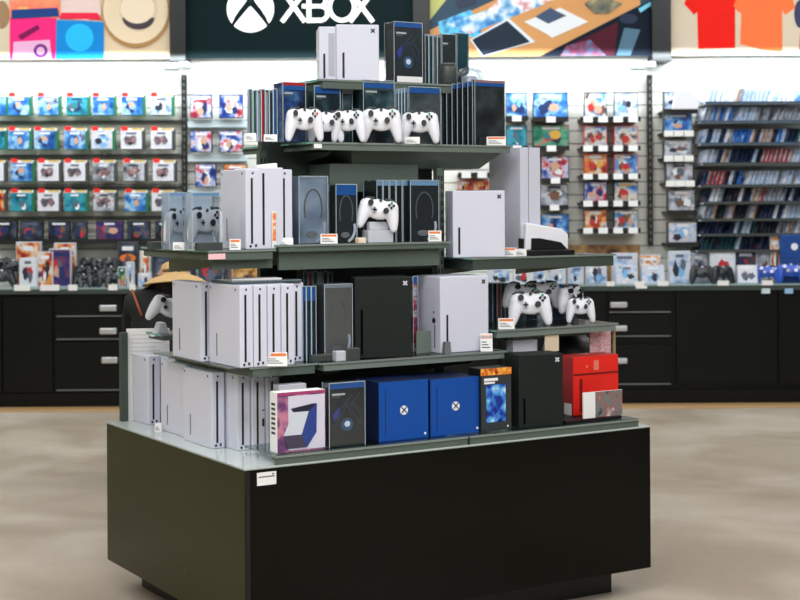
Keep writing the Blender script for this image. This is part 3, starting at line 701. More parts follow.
# blue boxes with round emblem
def blue_box(pxl, pxr, ytop, b, label):
    a0 = onb(pxl, ytop, b)[0]; a1, zt = onb(pxr, ytop, b); w_, h = a1 - a0, onb((pxl + pxr) / 2, ytop, b)[1] - RZ; hw = w_ / 2
    r = root('console_box', label, 'box', W((a0 + a1) / 2, b, RZ), ANG, 'royal blue console boxes')
    MB().box(-hw, hw, 0, .005, 0, h, BLUE).build('box_front', r)
    MB().box(-hw, hw, .005, .24, 0, h, NAVY).build('box_body', r)
    m = MB()
    for k in range(14): m.box(-hw + w_ * .12, -hw + w_ * .12 + .004, -.001, .002, h * (.1 + .057 * k), h * (.13 + .057 * k), NAVY)
    m.build('perforated_line', r)
    m = MB(); m.cyl((0, -.0015, h * .5), .018, .002, 'y', WHITE2, 28); 
    for s in (45, -45): m.box(-.0165, .0165, -.0025, -.001, -.0022, .0022, NAVY, Matrix.Translation((0, 0, h * .505)) @ Matrix.Rotation(R(s), 4, 'Y'))
    m.build('round_emblem', r)
    MB().cyl((hw - .015, -.0015, .016), .005, .002, 'y', WHITE2, 14).build('seal_dot', r)
blue_box(379, 428, 381, .075, 'blue console box left one with white round emblem on base front')
blue_box(430.5, 480, 378, .075, 'blue console box right one with white round emblem beside picture box')

# boxed things with a printed front
def card_box(pxl, pxr, ytop, ybot, b, z, front_m, side_m, label, depth=.07, name='box', rot=0, cat='box', extra=None, group=None):
    rot = ANG + rot; w_, M_ = spanw(pxl, pxr, b, rot); h = hat((pxl + pxr) / 2, ytop, M_, z); hw = w_ / 2
    r = root(name, label, cat, (M_[0], M_[1], z), rot, group)
    MB().box(-hw, hw, .0, depth, 0, h, side_m).build('box_body', r, .0015)
    MB().box(-hw + .001, hw - .001, -.002, 0, .001, h - .001, front_m).build('front_panel', r)
    if extra: extra(r, hw, h)
    return r
PUR = art('art_pinkpurple', [(60, 40, 90), (120, 70, 120), (200, 130, 150), (140, 90, 140)], 20)
def pur_extra(r, hw, h):
    m = MB(); m.box(-hw * .55, hw * .96, -.0035, -.002, h * .03, h * .93, mat('lilac_white', (214, 212, 228), .4))
    g = lambda u, v: (hw * u, h * v)
    m.prism([g(-.75, .28), g(-.35, .66), g(.28, .66), g(-.02, .28)], -.006, -.0034, mat('pale_face', (208, 214, 224), .4))
    m.prism([g(-.35, .66), g(-.45, .72), g(.45, .78), g(.62, .78), g(.28, .66)], -.006, -.0034, mat('ink_night', (36, 34, 56), .4))
    m.prism([g(-.02, .28), g(.28, .66), g(.62, .78), g(.6, .3), g(.2, .06)], -.006, -.0034, mat('ink_blue', (44, 66, 140), .4))
    m.prism([g(-.75, .28), g(-.02, .28), g(.2, .06), g(-.6, .06)], -.006, -.0034, mat('ink_plum', (70, 66, 84), .4))
    m.box(-hw, hw, -.0035, -.002, h * .95, h * .99, mat('ink_rose', (170, 60, 110), .4)); m.build('printed_picture', r)
    m = MB()
    for k in range(7): m.box(-hw - .001, -hw + .001, .015, .045, h * (.3 + .08 * k), h * (.34 + .08 * k), INK)
    m.build('side_print', r)
card_box(276, 324, 391, 452, .05, RZ, PUR, PAPER, 'white and purple boxed console kit at the left end of base front', .06, 'boxed_kit', extra=pur_extra)
def pic_extra(r, hw, h):
    m = MB(); m.box(-hw * .68, hw * .6, -.0035, -.002, h * .14, h * .74, art('art_night_blue', [(10, 16, 60), (30, 70, 180), (90, 170, 235), (200, 230, 250)], 26)); m.build('picture_panel', r)
    m = MB(); m.box(-hw, hw, -.003, .001, h * .89, h * 1.0, art('art_orange_strip', [(120, 40, 20), (230, 120, 40), (245, 200, 90)], 60)); m.build('orange_strip', r)
    m = MB(); m.box(-hw * .8, hw * .1, -.003, -.002, h * .8, h * .845, PAPER); m.box(-hw * .8, -hw * .1, -.003, -.002, h * .755, h * .785, PAPER); m.cyl((hw * .75, -.003, h * .06), .004, .001, 'y', PAPER, 10); m.build('print', r)
card_box(480, 510, 368, 431, .06, RZ, CARDBLK, BLACK, 'black game box with blue night picture and orange top strip', .09, 'game_box', extra=pic_extra)
def red_extra(r, hw, h):
    m = MB(); m.box(-hw + .004, hw * .98, -.0035, -.002, h * .68, h * .71, mat('dark_red', (120, 16, 14), .4)); m.box(-hw * .1, hw * .12, -.0035, -.002, h * .75, h * .92, mat('pale_red', (226, 120, 100), .5)); m.cyl((-hw * .4, -.0035, h * .82), .006, .001, 'y', ORANGE, 14)
    m.box(-hw * .3, hw * .2, -.0035, -.002, h * .3, h * .33, mat('gold_ink', (220, 150, 70), .5)); m.box(-hw * .72, -hw * .6, -.0035, -.002, h * .06, h * .62, mat('dark_red', (120, 16, 14), .4)); m.build('print', r)
    m = MB(); m.prism([(-.001, 0.0), (.0, h * .2), (.001, 0)], .01, .06, PAPER); m.build('side_print', r).location = (-hw, 0, 0)
RZ2 = RZ + .014
tag(MB().box(0, .3, 0, .22, 0, .012, BLACK).build('display_tray'), 'flat black display tray under the red box on base right end', 'tray')
o = bpy.data.objects['display_tray']; o.location = W(onb(566, 418, .04)[0], .04, RZ); o.rotation_euler = (0, 0, ANG)
card_box(572, 617, 355.5, 416, .14, RZ2, RED, mat('red_side', (160, 30, 26), .4), 'large red console box on black tray at the base right end', .11, 'console_box', extra=red_extra)
o = card_box(582, 621, 391, 416, .05, RZ2, art('art_photo_card', [(40, 46, 54), (120, 124, 126), (150, 100, 90), (200, 208, 214)], 22), PAPER, 'small photo card leaning in front of the red box', .004, 'photo_card', cat='card',
             extra=lambda r, hw, h: MB().box(-hw, -hw * .4, -.003, -.002, 0, h, PAPER).build('text_strip', r))
# clear blister cases
def headset_art(m, hw, h, kind):
    arc = lambda cx_, cz, rx, rz, a0, a1, t, mt, n=16: [m.prism([(cx_ + rx * math.cos(R(a)), cz + rz * math.sin(R(a))), (cx_ + (rx + t) * math.cos(R(a)), cz + (rz + t) * math.sin(R(a))),
            (cx_ + (rx + t) * math.cos(R(b)), cz + (rz + t) * math.sin(R(b))), (cx_ + rx * math.cos(R(b)), cz + rz * math.sin(R(b)))], -.0035, -.0015, mt) for a, b in [(a0 + (a1 - a0) * i / n, a0 + (a1 - a0) * (i + 1) / n) for i in range(n)]]
    if kind == 'mic':
        arc(0, h * .52, hw * .55, h * .27, -30, 210, .006, mat('band_grey', (120, 122, 120), .3)); arc(-hw * .05, h * .25, hw * .75, h * .2, -75, 20, .011, WHITE2)
        m.prism(disc(-hw * .1, h * .14, hw * .4, h * .05, 18), -.004, -.0015, mat('cup_grey', (150, 150, 148), .4))
    else:
        arc(hw * .1, h * .38, hw * .6, h * .26, 0, 180, .01, mat('headband_dark', (60, 72, 84), .4)); m.prism(disc(hw * .0, h * .34, hw * .34, h * .1, 20), -.004, -.0015, mat('cup_blue', (70, 110, 150), .35))
        m.prism(disc(hw * .0, h * .35, hw * .16, h * .045, 16), -.0055, -.0015, mat('cup_shine', (190, 210, 225), .3)); m.prism([(-hw * .8, h * .5), (-hw * .45, h * .62), (-hw * .4, h * .5), (-hw * .7, h * .4)], -.004, -.0015, mat('violet_ink', (70, 80, 170), .4))
        sg = mat('shard_ink', (58, 92, 110), .35)
        for (x0_, z0_), (x1_, z1_) in (((-.75, .3), (.0, .62)), ((.0, .62), (.8, .32)), ((.15, .6), (.7, .8)), ((-.3, .6), (.25, .78)), ((.5, .2), (.85, .55))):
            m.prism([(hw * x0_, h * z0_), (hw * x1_, h * z1_), (hw * x1_, h * (z1_ + .025)), (hw * x0_, h * (z0_ + .02))], -.0032, -.0015, sg)
def blister(pxl, pxr, ytop, b, z, label, depth=.06, band=BAND, bandh=.09, card=CARDBLK, headset=None, lab=False, top2=None, text=True, shell=CLEAR, group=None, rot=0, name='headset_case', cover=None, thin_card=False):
    rot = ANG + rot; w_, M_ = spanw(pxl, pxr, b, rot); h = hat((pxl + pxr) / 2, ytop, M_, z); hw = w_ / 2
    r = root(name, label, 'case', (M_[0], M_[1], z), rot, group)
    MB().box(-hw + .004, hw - .004, depth - .01 if thin_card else .004, depth - .004, .003, h - .004, cover or card).build('card_insert', r)
    m = MB(); m.box(-hw + .004, hw - .004, .0005, .004, h * (1 - bandh), h - .004, band)
    if top2: m.box(-hw + .004, hw - .004, .0, .004, h * (1 - bandh * .45), h - .003, top2)
    m.build('top_band', r)
    m = MB(); headset_art(m, hw, h, headset) if headset else None
    if text: m.box(-hw * .8, hw * -.1, -.0025, .004, h * .8, h * .83, PAPER); m.box(-hw * .8, hw * -.35, -.0025, .004, h * .765, h * .785, GREY)
    if headset or text:
        oo = m.build('printed_picture', r); oo.location.y = .0045
    if lab: MB().box(-hw * .8, hw * .95, -.002, -.001, .004, h * .11, PAPER).build('white_label', r)
    m = MB(); m.box(-hw, hw, -.0005, depth, 0, h, shell); m.build('clear_shell', r)
    m = MB(); e = .0022
    for x in (-hw, hw - e):
        for y in (-.001, depth - e): m.box(x, x + e, y, y + e, 0, h, PLEDGE)
    m.box(-hw, hw, -.001, -.001 + e, h - e, h, PLEDGE); m.build('shell_edges', r)
    return r
# top tier
blister(395, 423.5, 22, .53, Z1, 'black headset case with blue top band on the very top tier', .08, headset='blue', lab=True)
for i, (p_, k) in enumerate(((426, DGREY), (430, TEAL), (434.5, GREY), (438.5, DGREY))):
    blister(p_, p_ + 3.6, 34 + i * .5, .56, Z1, 'thin upright case on the top tier, %s right of headset case' % ORD[i], .13, band=PALE, bandh=.04, card=k, text=False, name='thin_case', group='thin cases on the top tier')
blister(443, 457, 34, .57, Z1, 'black case with white text behind the round dark tub on top tier', .06, band=CARDBLK, cover=CARDBLK)
blister(458, 470, 33, .68, Z1, 'dark teal case at the right end of the very top tier', .06, band=TEAL, card=TEAL, text=False)
a = fx(451, .53, Z1); t = root('round_tub', 'small dark round tub on the very top tier front', 'tub', W(a, .55, Z1))
MB().lathe([(0, 0), (.036, 0), (.04, .01), (.042, .075), (.036, .09), (0, .09)], DGREY).build('tub_body', t); MB().lathe([(0, .09), (.037, .09), (.037, .096), (0, .097)], GREY).build('lid', t)
a = fx(472, .6, Z1); t = root('clear_dome', 'clear rounded plastic blister lying at right of top tier', 'blister', W(a - .02, .58, Z1), ANG)
MB().lathe([(.062, 0), (.062, .045), (.05, .075), (.02, .086), (0, .087)], CLEAR).build('dome_shell', t); MB().box(-.03, .03, -.03, .03, .002, .05, PALE).build('pale_insert', t, .01)

# second tier (big top shelf)
for i, (p_, m_) in enumerate(((249.5, GREY), (254, GREENP), (258, PALE), (262, RED), (266, PALE), (270, DGREY), (274, BAND))):
    blister(p_, p_ + 3.8, 88.5 + (i % 3), .47, Z2, '%s thin upright case, %s from left on the upper big shelf' % ({0: 'grey', 1: 'green', 2: 'pale', 3: 'red', 4: 'pale grey', 5: 'dark', 6: 'blue'}[i], ORD[i]), (.02, .03)[i > 2], band=GREY, bandh=.05, card=m_, text=False, name='thin_case', group='thin cases left on the upper big shelf') if p_ > 0 else None
CB = art('art_storm', [(14, 20, 30), (24, 40, 66), (50, 90, 150), (120, 160, 200)], 14)
blister(283.5, 306.5, 82, .50, Z2, 'tall case with red and blue top at left of the upper big shelf', .09, band=BAND, bandh=.13, cover=CB, top2=RED)
CT_ = art('art_teal_dark', [(16, 26, 30), (30, 54, 60), (70, 100, 104), (120, 140, 140)], 12)
blister(315, 341, 86, .52, Z2, 'case with light blue band behind the second and third white controllers', .09, band=BAND, bandh=.13, cover=CT_)
blister(343, 353, 88, .56, Z2, 'narrow dark teal case between two blue topped cases', .07, band=PALE, bandh=.1, cover=CT_, text=False)
blister(364, 395, 80, .50, Z2, 'tall case with blue band behind the fourth white controller', .10, band=BAND, bandh=.13, cover=CT_)
for i in range(4):
    blister(396.5 + i * 3, 399 + i * 3, 89 - i * .4, .50, Z2, 'thin grey edge case, %s of four left of the pale blue topped case' % ORD[i], .12, band=BANDL, bandh=.08, card=TEAL, text=False, name='thin_case', group='four thin cases mid upper shelf')
blister(409.5, 441, 87, .49, Z2, 'case with blue and white top behind the rightmost white controller of upper shelf', .06, band=BAND, bandh=.11, cover=art('art_grey_shine', [(60, 68, 70), (110, 116, 116), (170, 172, 172)], 8), text=False)
for i in range(6):
    blister(442 + i * 5.3, 446.8 + i * 5.3, 85.5 - i * .9, .52 - i * .012, Z2, 'dark standing case with blue corner, %s in the row of six' % ORD[i], .14, band=BAND, bandh=.08, card=XBLK, text=False, name='thin_case', group='row of six dark cases on the upper big shelf')
blister(475.5, 506, 80, .46, Z2, 'large black case with blue band at right end of the upper big shelf', .05, band=BAND, bandh=.1, cover=art('art_black_glint', [(34, 38, 38), (62, 67, 65), (100, 104, 100)], 10), text=False, top2=mat('salmon_strip', (206, 150, 140), .4))

# controllers -------------------------------------------------------
def superblob(parts, voxel, name, m):
    bm = bmesh.new()
    for (c, rad, rot) in parts:
        r_ = bmesh.ops.create_uvsphere(bm, u_segments=24, v_segments=16, radius=1)
        M = Matrix.Translation(c) @ rot @ Matrix.Diagonal((*rad, 1)); bmesh.ops.transform(bm, matrix=M, verts=r_['verts'])
    me = bpy.data.meshes.new(name); bm.to_mesh(me); bm.free(); o = bpy.data.objects.new(name, me); COL.objects.link(o)
    rm = o.modifiers.new('r', 'REMESH'); rm.mode = 'VOXEL'; rm.voxel_size = voxel; rm.use_smooth_shade = True
    sm = o.modifiers.new('s', 'SMOOTH'); sm.factor = .6; sm.iterations = 5
    dg = bpy.context.evaluated_depsgraph_get(); dg.update()
    me2 = bpy.data.meshes.new_from_object(o.evaluated_get(dg)); bpy.data.objects.remove(o)
    me2.materials.clear(); me2.materials.append(m)
    for p_ in me2.polygons: p_.use_smooth = True; p_.material_index = 0
    me2.name = name; return me2
def rY(d): return Matrix.Rotation(R(d), 4, 'Y')
I4 = Matrix.Identity(4)
pad_parts = [((0, 0, .073), (.053, .019, .036), I4), ((0, 0, .085), (.066, .018, .022), I4), ((-.045, 0, .082), (.029, .021, .027), I4), ((.045, 0, .082), (.029, .021, .027), I4)]
for s in (-1, 1):
    for i in range(9):
        t_ = i / 8; x = s * (.046 + .018 * t_ ** .8); zz = .078 - .061 * t_; rr = .0285 - .0125 * t_ ** 1.6
        pad_parts.append(((x, .004 + .004 * t_, zz), (rr * .92, rr * .86, rr), I4))
PADMESH = superblob(pad_parts, .0036, 'pad_mesh', WHITE2)
def controller(body=WHITE2, btn=BLACK, accent=INK, dark=False, acc2=None):
    r = root('game_controller', 'x', 'controller', (0, 0, 0))
    me = PADMESH if body is WHITE2 else PADMESH.copy()
    if body is not WHITE2: me.materials.clear(); me.materials.append(body)
    o = bpy.data.objects.new('controller_body', me); COL.objects.link(o); o.parent = r
    for x, zz in ((-.039, .088), (.021, .066)):
        m = MB(); m.cyl((x, -.029, zz), .0092, .014, 'y', btn, 16, .008); m.cyl((x, -.034, zz), .0102, .006, 'y', btn, 16); m.build('thumbstick', r)
    m = MB(); m.cyl((-.021, -.0235, .066), .0105, .007, 'y', PALE if not dark else GREY, 18); m.box(-.029, -.013, -.026, -.02, .0635, .0685, btn); m.box(-.0235, -.0185, -.026, -.02, .058, .074, btn); m.build('direction_pad', r)
    for dx, dz, mm in ((0, .0085, accent), (0, -.0085, btn), (-.0085, 0, btn), (.0085, 0, acc2 or btn)):
        MB().cyl((.041 + dx, -.0265, .088 + dz), .0045, .006, 'y', mm, 12).build('action_button', r)
    m = MB(); m.cyl((0, -.0205, .102), .0055, .004, 'y', INK if not dark else PALE, 16); m.build('guide_button', r)
    for s_ in (-1, 1): MB().tube([(s_ * .06, -.004, .1), (s_ * .045, -.004, .107), (s_ * .02, -.002, .108)], .006, DGREY if not dark else BLACK).build('bumper', r)
    return r
cW = controller(acc2=RBTN); cG = controller(accent=GBTN); cS = controller(body=mat('silver_pad', (214, 218, 224), .35), acc2=RBTN)
def pad(proto, px, b, z, rz, label, tilt=-8, s=1.0, dz=0, group=None):
    a = fx(px, b, z); L = W(a, b); o = place(proto, USED, (L[0], L[1], z + dz), rz, label, group, rx=R(tilt)); o.scale = s if isinstance(s, tuple) else (s, s, s); return o
g2 = 'white controllers on the upper big shelf'
pad(cW, 305.5, .42, Z2, R(12), 'white controller with red button, leftmost on the upper big shelf', s=(1.0, 1.05, 1.27), group=g2)
pad(cW, 327, .47, Z2, R(12), 'white controller half hidden behind its neighbours, second on upper big shelf', s=(.98, 1, 1.2), group=g2)
pad(cG, 348.5, .42, Z2, R(-10), 'white controller, third from left on the upper big shelf', s=(.92, 1, 1.26), group=g2)
pad(cG, 382, .415, Z2, R(4), 'white controller, fourth from left on the upper big shelf', s=(1.12, 1.1, 1.36), group=g2)
pad(cG, 420, .42, Z2, R(-8), 'white controller behind the price tag, rightmost on the upper big shelf', s=(1.08, 1.1, 1.28), group=g2)
price_tag(413, 142, .405, Z2, 15, 7, 'price tag leaning before the rightmost white controller on upper shelf', False)
price_tag(497, 138, .41, Z2, 19, 9, 'price tag before the large black case at right of the upper shelf')
price_tag(251, 145, .43, Z2, 11, 8, 'blank white tag at the left end of upper big shelf', False)
price_tag(271, 145, .43, Z2, 13, 7, 'white tag in front of the thin cases on upper big shelf', False)
x = onb(319, 149, .39)[0]
tag(MB().box(0, .035, 0, .003, 0, .018, PAPER).build('price_label'), 'small white label clipped to edge under the first controllers', 'label'); o = bpy.data.objects['price_label.001'] if False else COL.objects[-1]
o = [q_ for q_ in COL.objects if q_.get('label') == 'small white label clipped to edge under the first controllers'][0]; o.location = W(onb(314, 149, .395)[0], .393, Z2 - .026); o.rotation_euler = (0, 0, ANG)

# upper left shelf: two blister packs holding silver controllers
for i, (pl, pr) in enumerate(((169, 190), (192, 220))):
    bb = (.46, .33)[i]
    blister(pl, pr, 192, bb, Z3L, ('left', 'right')[i] + ' clear pack with silver controller on the upper left shelf', .075, band=BANDL, bandh=.07, cover=mat('pale_insert', (206, 216, 226), .5), thin_card=True, text=False, shell=CLEAR, name='controller_pack', group='clear controller packs')
    a = fx((pl + pr) / 2, bb + .036, Z3L); L = W(a, bb + .036)
    o = place(cS, USED, (L[0], L[1], Z3L + .02), ANG, 'silver controller with red button inside the %s clear pack' % ('left', 'right')[i], 'silver controllers inside packs'); o.scale = ((.8, .8, 1.25), (.95, .8, 1.3))[i]
for i, (px, b, wd, hh, wp) in enumerate(((161, .60, .085, .03, 0), (211, .315, .1, .03, 0))):
    a = fx(px, b, Z3L); o = tag(MB().box(-wd / 2, wd / 2, 0, .04, 0, hh, DGREY).build('tag_holder', bevel=.002), ('left', 'right')[i] + ' dark grey tag holder block on the upper left shelf', 'holder', 'dark tag holder blocks'); o.location = W(a, b, Z3L); o.rotation_euler = (0, 0, ANG)
price_tag(179, 246, .44, Z3L, 12, 8, 'tilted price tag before the left clear controller pack', False)
price_tag(193, 246, .38, Z3L, 12, 8, 'tilted price tag between the two clear controller packs', False)
price_tag(235, 247, .31, Z3L, 11, 11, 'price tag leaning on the leftmost upper white console')
price_tag(285, 244, .32, Z3L, 16, 11, 'white tag with dots before the rightmost upper white console', False)
o = tag(MB().box(0, .07, 0, .003, 0, .022, PINKP).build('price_label'), 'pink price label on the edge of upper left shelf', 'label'); o.location = W(onb(208.5, 253, .29)[0], .29, Z3L - .034); o.rotation_euler = (0, 0, ANG)
a = fx(274, .325, Z3L); t = root('sticker_strip', 'white and orange sticker strip leaning on third upper white console', 'sticker', W(a, .322, Z3L + .002), ANG)
MB().box(-.009, .009, 0, .002, .0, .145, PAPER).build('strip', t); MB().box(-.007, .007, -.0012, 0, .03, .14, art('art_orange_print', [(250, 240, 230), (240, 150, 80), (230, 90, 50)], 60)).build('print', t)
a = fx(259, .38, Z3L); o = tag(MB().box(-.045, .045, 0, .03, 0, .028, PAPER).build('folded_card', bevel=.002), 'folded white card lying on top of the upper white consoles', 'card'); o.location = W(a + .04, .38, Z3L + .306); o.rotation_euler = (0, R(-6), ANG)

# upper front shelf
blister(299, 328, 176, .34, Z3, 'pale blue misty headset case beside the upper white consoles', .07, band=PALE, bandh=.03, cover=art('art_mist', [(120, 138, 156), (172, 192, 210), (222, 230, 238)], 7), text=False, headset='mic', shell=HAZY)
blister(336, 357, 184, .34, Z3, 'narrow dark headset case with blue band on the upper front shelf', .06, band=BAND, bandh=.19, headset='mic', text=False)
for i in range(5):
    blister(377 + i * 6.5, 382.6 + i * 6.5, 180, .37, Z3, 'dark clear edged case, %s of five behind right headset case' % ORD[i], .11, band=BANDL, bandh=.09, card=XBLK, text=False, name='thin_case', group='five dark cases on the upper front shelf')
blister(410.5, 439, 180, .345, Z3, 'dark headset case with white microphone at right of upper front shelf', .06, band=BANDL, bandh=.09, headset='mic', text=False)
a = fx(381, .33, Z3); t = root('display_riser', 'small white box riser under the white controller on upper front shelf', 'riser', W(a, .33, Z3), ANG)
MB().box(-.06, .06, 0, .05, 0, .05, PALE).build('riser_box', t, .002); MB().box(-.045, .045, .012, .042, .05, .085, PALE).build('pad_rest', t, .004)
o = pad(cG, 377, .325, Z3, R(14), 'white controller with green buttons standing on a white riser', dz=.05, s=(1.12, 1.1, 1.2)); o.rotation_euler = (R(-10), R(8), R(14))
tag_o = price_tag(329, 242, .315, Z3, 17, 10, 'price tag before the two left headset cases on upper shelf')
price_tag(435, 240, .315, Z3, 13, 11, 'price tag at right end of the upper front shelf')
a = fx(362, .32, Z3); o = tag(MB().box(-.02, .02, 0, .02, 0, .022, art('art_cream_orange', [(240, 230, 215), (235, 190, 140)], 40)).build('small_box', bevel=.001), 'tiny cream and orange box left of the white riser', 'box'); o.location = W(a, .32, Z3); o.rotation_euler = (0, 0, ANG)
# tall white box, white dock on the upper right shelf
a0 = onb(520, 150, .42)[0]; a1 = onb(540, 150, .42)[0]; zt = onb(530, 147.5, .42)[1]
t = root('tall_box', 'tall plain white and grey box standing on upper right shelf', 'box', W(a0, .42, Z3R), ANG)
MB().box(0, a1 - a0, 0, .24, 0, zt - Z3R, mat('lilac_card', (206, 208, 222), .5)).build('box_body', t, .002); MB().box((a1 - a0) * .4, (a1 - a0) * .42, -.0012, 0, 0, zt - Z3R, GREY).build('seam', t)
a0 = onb(527, 250, .38)[0]; a1 = onb(570, 250, .38)[0]; w_ = a1 - a0
t = root('charging_dock', 'white wedge shaped device on a black base at the upper right shelf', 'device', W(a0, .38, Z3R), ANG)
MB().box(-.01, w_ + .02, -.01, .14, 0, .022, BLACK).build('dock_base', t, .003)
MB().prism([(0, .022), (w_, .022), (w_ * 1.0, .09), (w_ * .85, .115), (w_ * .1, .142), (.005, .14)], .01, .12, WHITE2).build('wedge_body', t, .006)
MB().prism([(w_ * .12, .024), (w_ * .95, .024), (w_ * .8, .055), (w_ * .3, .075), (w_ * .13, .075)], .004, .012, BLACK).build('dark_opening', t)
MB().box(-.012, .0, .02, .05, .03, .075, BLACK).build('side_port', t, .003)
price_tag(509, 256, .33, Z3R, 14, 9, 'price tag between white console and dock on upper right shelf')
price_tag(521, 256, .36, Z3R, 11, 7, 'small blank paper card beside the dock on upper right shelf', False)

# middle tier front
for i in range(3):
    blister(301 + i * 5, 305.6 + i * 5, 286, .30, Z4, 'teal blue edged case, %s of three left of clear headset case' % ORD[i], .11, band=BAND, bandh=.2, card=mat('deep_teal', (20, 52, 66), .4), text=False, name='thin_case', group='three teal cases on the middle front shelf')
blister(324, 352, 284, .28, Z4, 'clear topped headset case with beige front on middle front shelf', .08, band=PALE, bandh=.05, cover=mat('beige_grey', (120, 116, 108), .5), headset='mic', text=False, shell=HAZY)
for i, (px, wd, hh, mt) in enumerate(((326, .1, .028, DGREY), (340, .05, .04, PALE), (348, .06, .05, DGREY))):
    o = tag(MB().box(-wd / 2, wd / 2, 0, .035, 0, hh, mt).build('tag_holder', bevel=.003), ('low dark', 'pale grey', 'tall dark grey')[i] + ' holder block at left end of middle front shelf', 'holder'); o.location = W(fx(px, .225 + .0 * i, Z4) + (.0, .0, .012)[i], (.225, .215, .205)[i] + .02 * (i == 0), Z4); o.rotation_euler = (0, 0, ANG)
a = fx(340, .225, Z4)
blister(412.5, 417.5, 276, .34, Z4, 'narrow blue case with flag colours between black and white consoles', .1, band=BAND, bandh=.1, cover=art('art_flag', [(20, 50, 130), (240, 240, 245), (210, 50, 50), (20, 60, 140)], 30), text=False, name='thin_case')
a = fx(421, .33, Z4); o = tag(MB().box(-.035, .035, 0, .004, 0, .09, mat('grey_card', (112, 124, 116), .5)).build('paper_card'), 'grey paper card standing between the black and white consoles', 'card'); o.location = W(a, .315, Z4); o.rotation_euler = (0, 0, ANG)
o = tag(MB().prism([(-.016, 0), (.016, 0), (.012, .05), (-.012, .05)], 0, .02, GREY).build('tag_holder'), 'grey clip in front of tall white console on middle shelf', 'holder'); o.location = W(fx(447.5, .215, Z4), .215, Z4); o.rotation_euler = (0, 0, ANG)
price_tag(486, 353, .215, Z4, 12, 18, 'upright price card at right end of middle front shelf')
price_tag(275, 364, .2, Z4, 23, 14, 'price card before the middle tier row of white consoles')
for i, (k, nm) in enumerate(((TEAL, 'teal'), (RED, 'red'), (GREENP, 'green'), (CREAM, 'cream'), (NAVY, 'navy'), (DGREY, 'grey'))):
    blister(303 + i * 5, 307 + i * 5, 271 + (i % 2), .46, Z4, nm + ' case standing behind the clear topped headset case, %s from left' % ORD[i], .06, band=k, card=k, text=False, name='thin_case', group='cases behind the clear topped headset case')
# things on top of the middle consoles
o = tag(MB().box(0, .3, 0, .2, 0, .012, mat('smoke_tray', (70, 84, 90), .2)).build('flat_tray', bevel=.003), 'flat smoky tray lying on top of the middle tier consoles', 'tray'); o.location = W(.09, .29, Z4 + .3125); o.rotation_euler = (0, 0, ANG)
o = tag(MB().box(0, .2, 0, .1, 0, .006, PAPER).build('paper_sheet'), 'white paper sheet on the smoky tray above the consoles', 'paper'); o.location = W(.12, .36, Z4 + .325); o.rotation_euler = (0, 0, ANG - .2)
# silver controller on the rear left small shelf
a = .12; t = root('pad_stand', 'small white stand under the controller at the rear left', 'stand', W(.13, 1.1, 1.12), ANG)
MB().prism([(-.04, 0), (.05, 0), (.035, .02), (.02, .06), (-.005, .06), (-.02, .02)], 0, .05, PALE).build('stand_body', t, .004)
o = place(cS, USED, W(.135, 1.085, 1.165), R(20), 'silver controller with red button on small stand at rear left shelf', None, rx=R(-10)); o.scale = (1.15,) * 3; o.rotation_euler = (R(-10), R(22), R(14))
if 'group' in o: del o['group']
o = tag(MB().box(-.02, .17, 0, .003, 0, .41, PAPER).build('sign_card'), 'white printed sign card standing behind the rear left consoles', 'card'); o.location = W(.105, 1.395, BT); o.rotation_euler = (0, 0, ANG - .45)
for k in range(5): pass
m = MB()
for k in range(6): m.box(.0, .15 - .02 * (k % 3), -.001, 0, .29 + .018 * k, .293 + .018 * k, PALE)
oo = m.build('print', o)
price_tag(157, 432, 0, BT, 8, 11, 'small price tag before the rear left consoles on the base', False); o = COL.objects[-1]
for o in COL.objects:
    if o.get('label') == 'small price tag before the rear left consoles on the base':
        X, Y = atz(158, 432, BT); o.location = (X, Y, BT)
o = tag(MB().box(-.06, .06, 0, .002, 0, .0475, PAPER).build('price_label'), 'white price label on black base front below the purple box', 'label'); zt = onb(266, 470, 0)[1]; o.location = W(onb(266, 476, 0)[0], -.006, BT - .066); o.rotation_euler = (0, 0, ANG); o.scale = (.65, 1, 1)
m = MB(); m.box(-.05, .05, -.001, 0, .03, .033, INK); m.box(.035, .045, -.001, 0, .037, .042, INK); m.build('print', o)
o = tag(MB().box(0, .06, 0, .002, 0, .028, PAPER).build('price_label'), 'white price label at right end of base front rail', 'label'); o.location = W(1.765, .0215, BT + .004); o.rotation_euler = (0, 0, ANG)
# headset box on base front and what lies behind
blister(328, 364, 382, .05, RZ, 'black headset case with blue top band on the base front', .055, headset='blue', bandh=.1)
o = tag(MB().box(.03, .17, 0, .13, 0, .2, mat('manila', (176, 160, 120), .6)).build('cardboard_box', bevel=.002), 'brown cardboard box standing behind the purple boxed kit', 'box'); o.location = W(onb(274, 380, .2)[0] + .02, .2, RZ); o.rotation_euler = (0, 0, ANG)
o = tag(MB().box(0, .12, 0, .05, 0, .03, PALE).build('paper_pack', bevel=.002), 'pale packet on top of the cardboard box behind purple kit', 'packet'); o.location = W(onb(274, 380, .2)[0] + .03, .22, RZ + .2); o.rotation_euler = (0, 0, ANG)

# lower right shelf (third tier right end)
for i, (p_, m_, nm) in enumerate(((488, TEAL, 'teal'), (492.5, NAVY, 'navy'), (497, RED, 'red'), (500.5, GREENP, 'green'), (505, MC['deep_teal'], 'dark teal'), (511, TEAL, 'teal'), (525, MC['deep_teal'], 'deep teal'))):
    blister(p_, p_ + (4 if i < 5 else 12), 283 + (i > 4) * 2, .62, Z4R, nm + ' upright case behind the controllers on lower right shelf, %s from left' % ORD[i], .1, band=m_, card=m_, text=False, name='thin_case', group='cases behind the lower right controllers')
blister(552, 574, 284, .60, Z4R, 'dark blue box with bright blue top behind the right controllers', .06, band=BAND, bandh=.15, card=NAVY, text=False, name='game_box')
g4 = 'white controllers on the lower right shelf'
o = pad(cG, 520, .50, Z4R, R(28), 'white controller at the back left on lower right shelf', s=1.15, dz=.05, group=g4); o.rotation_euler = (R(-12), R(14), R(25))
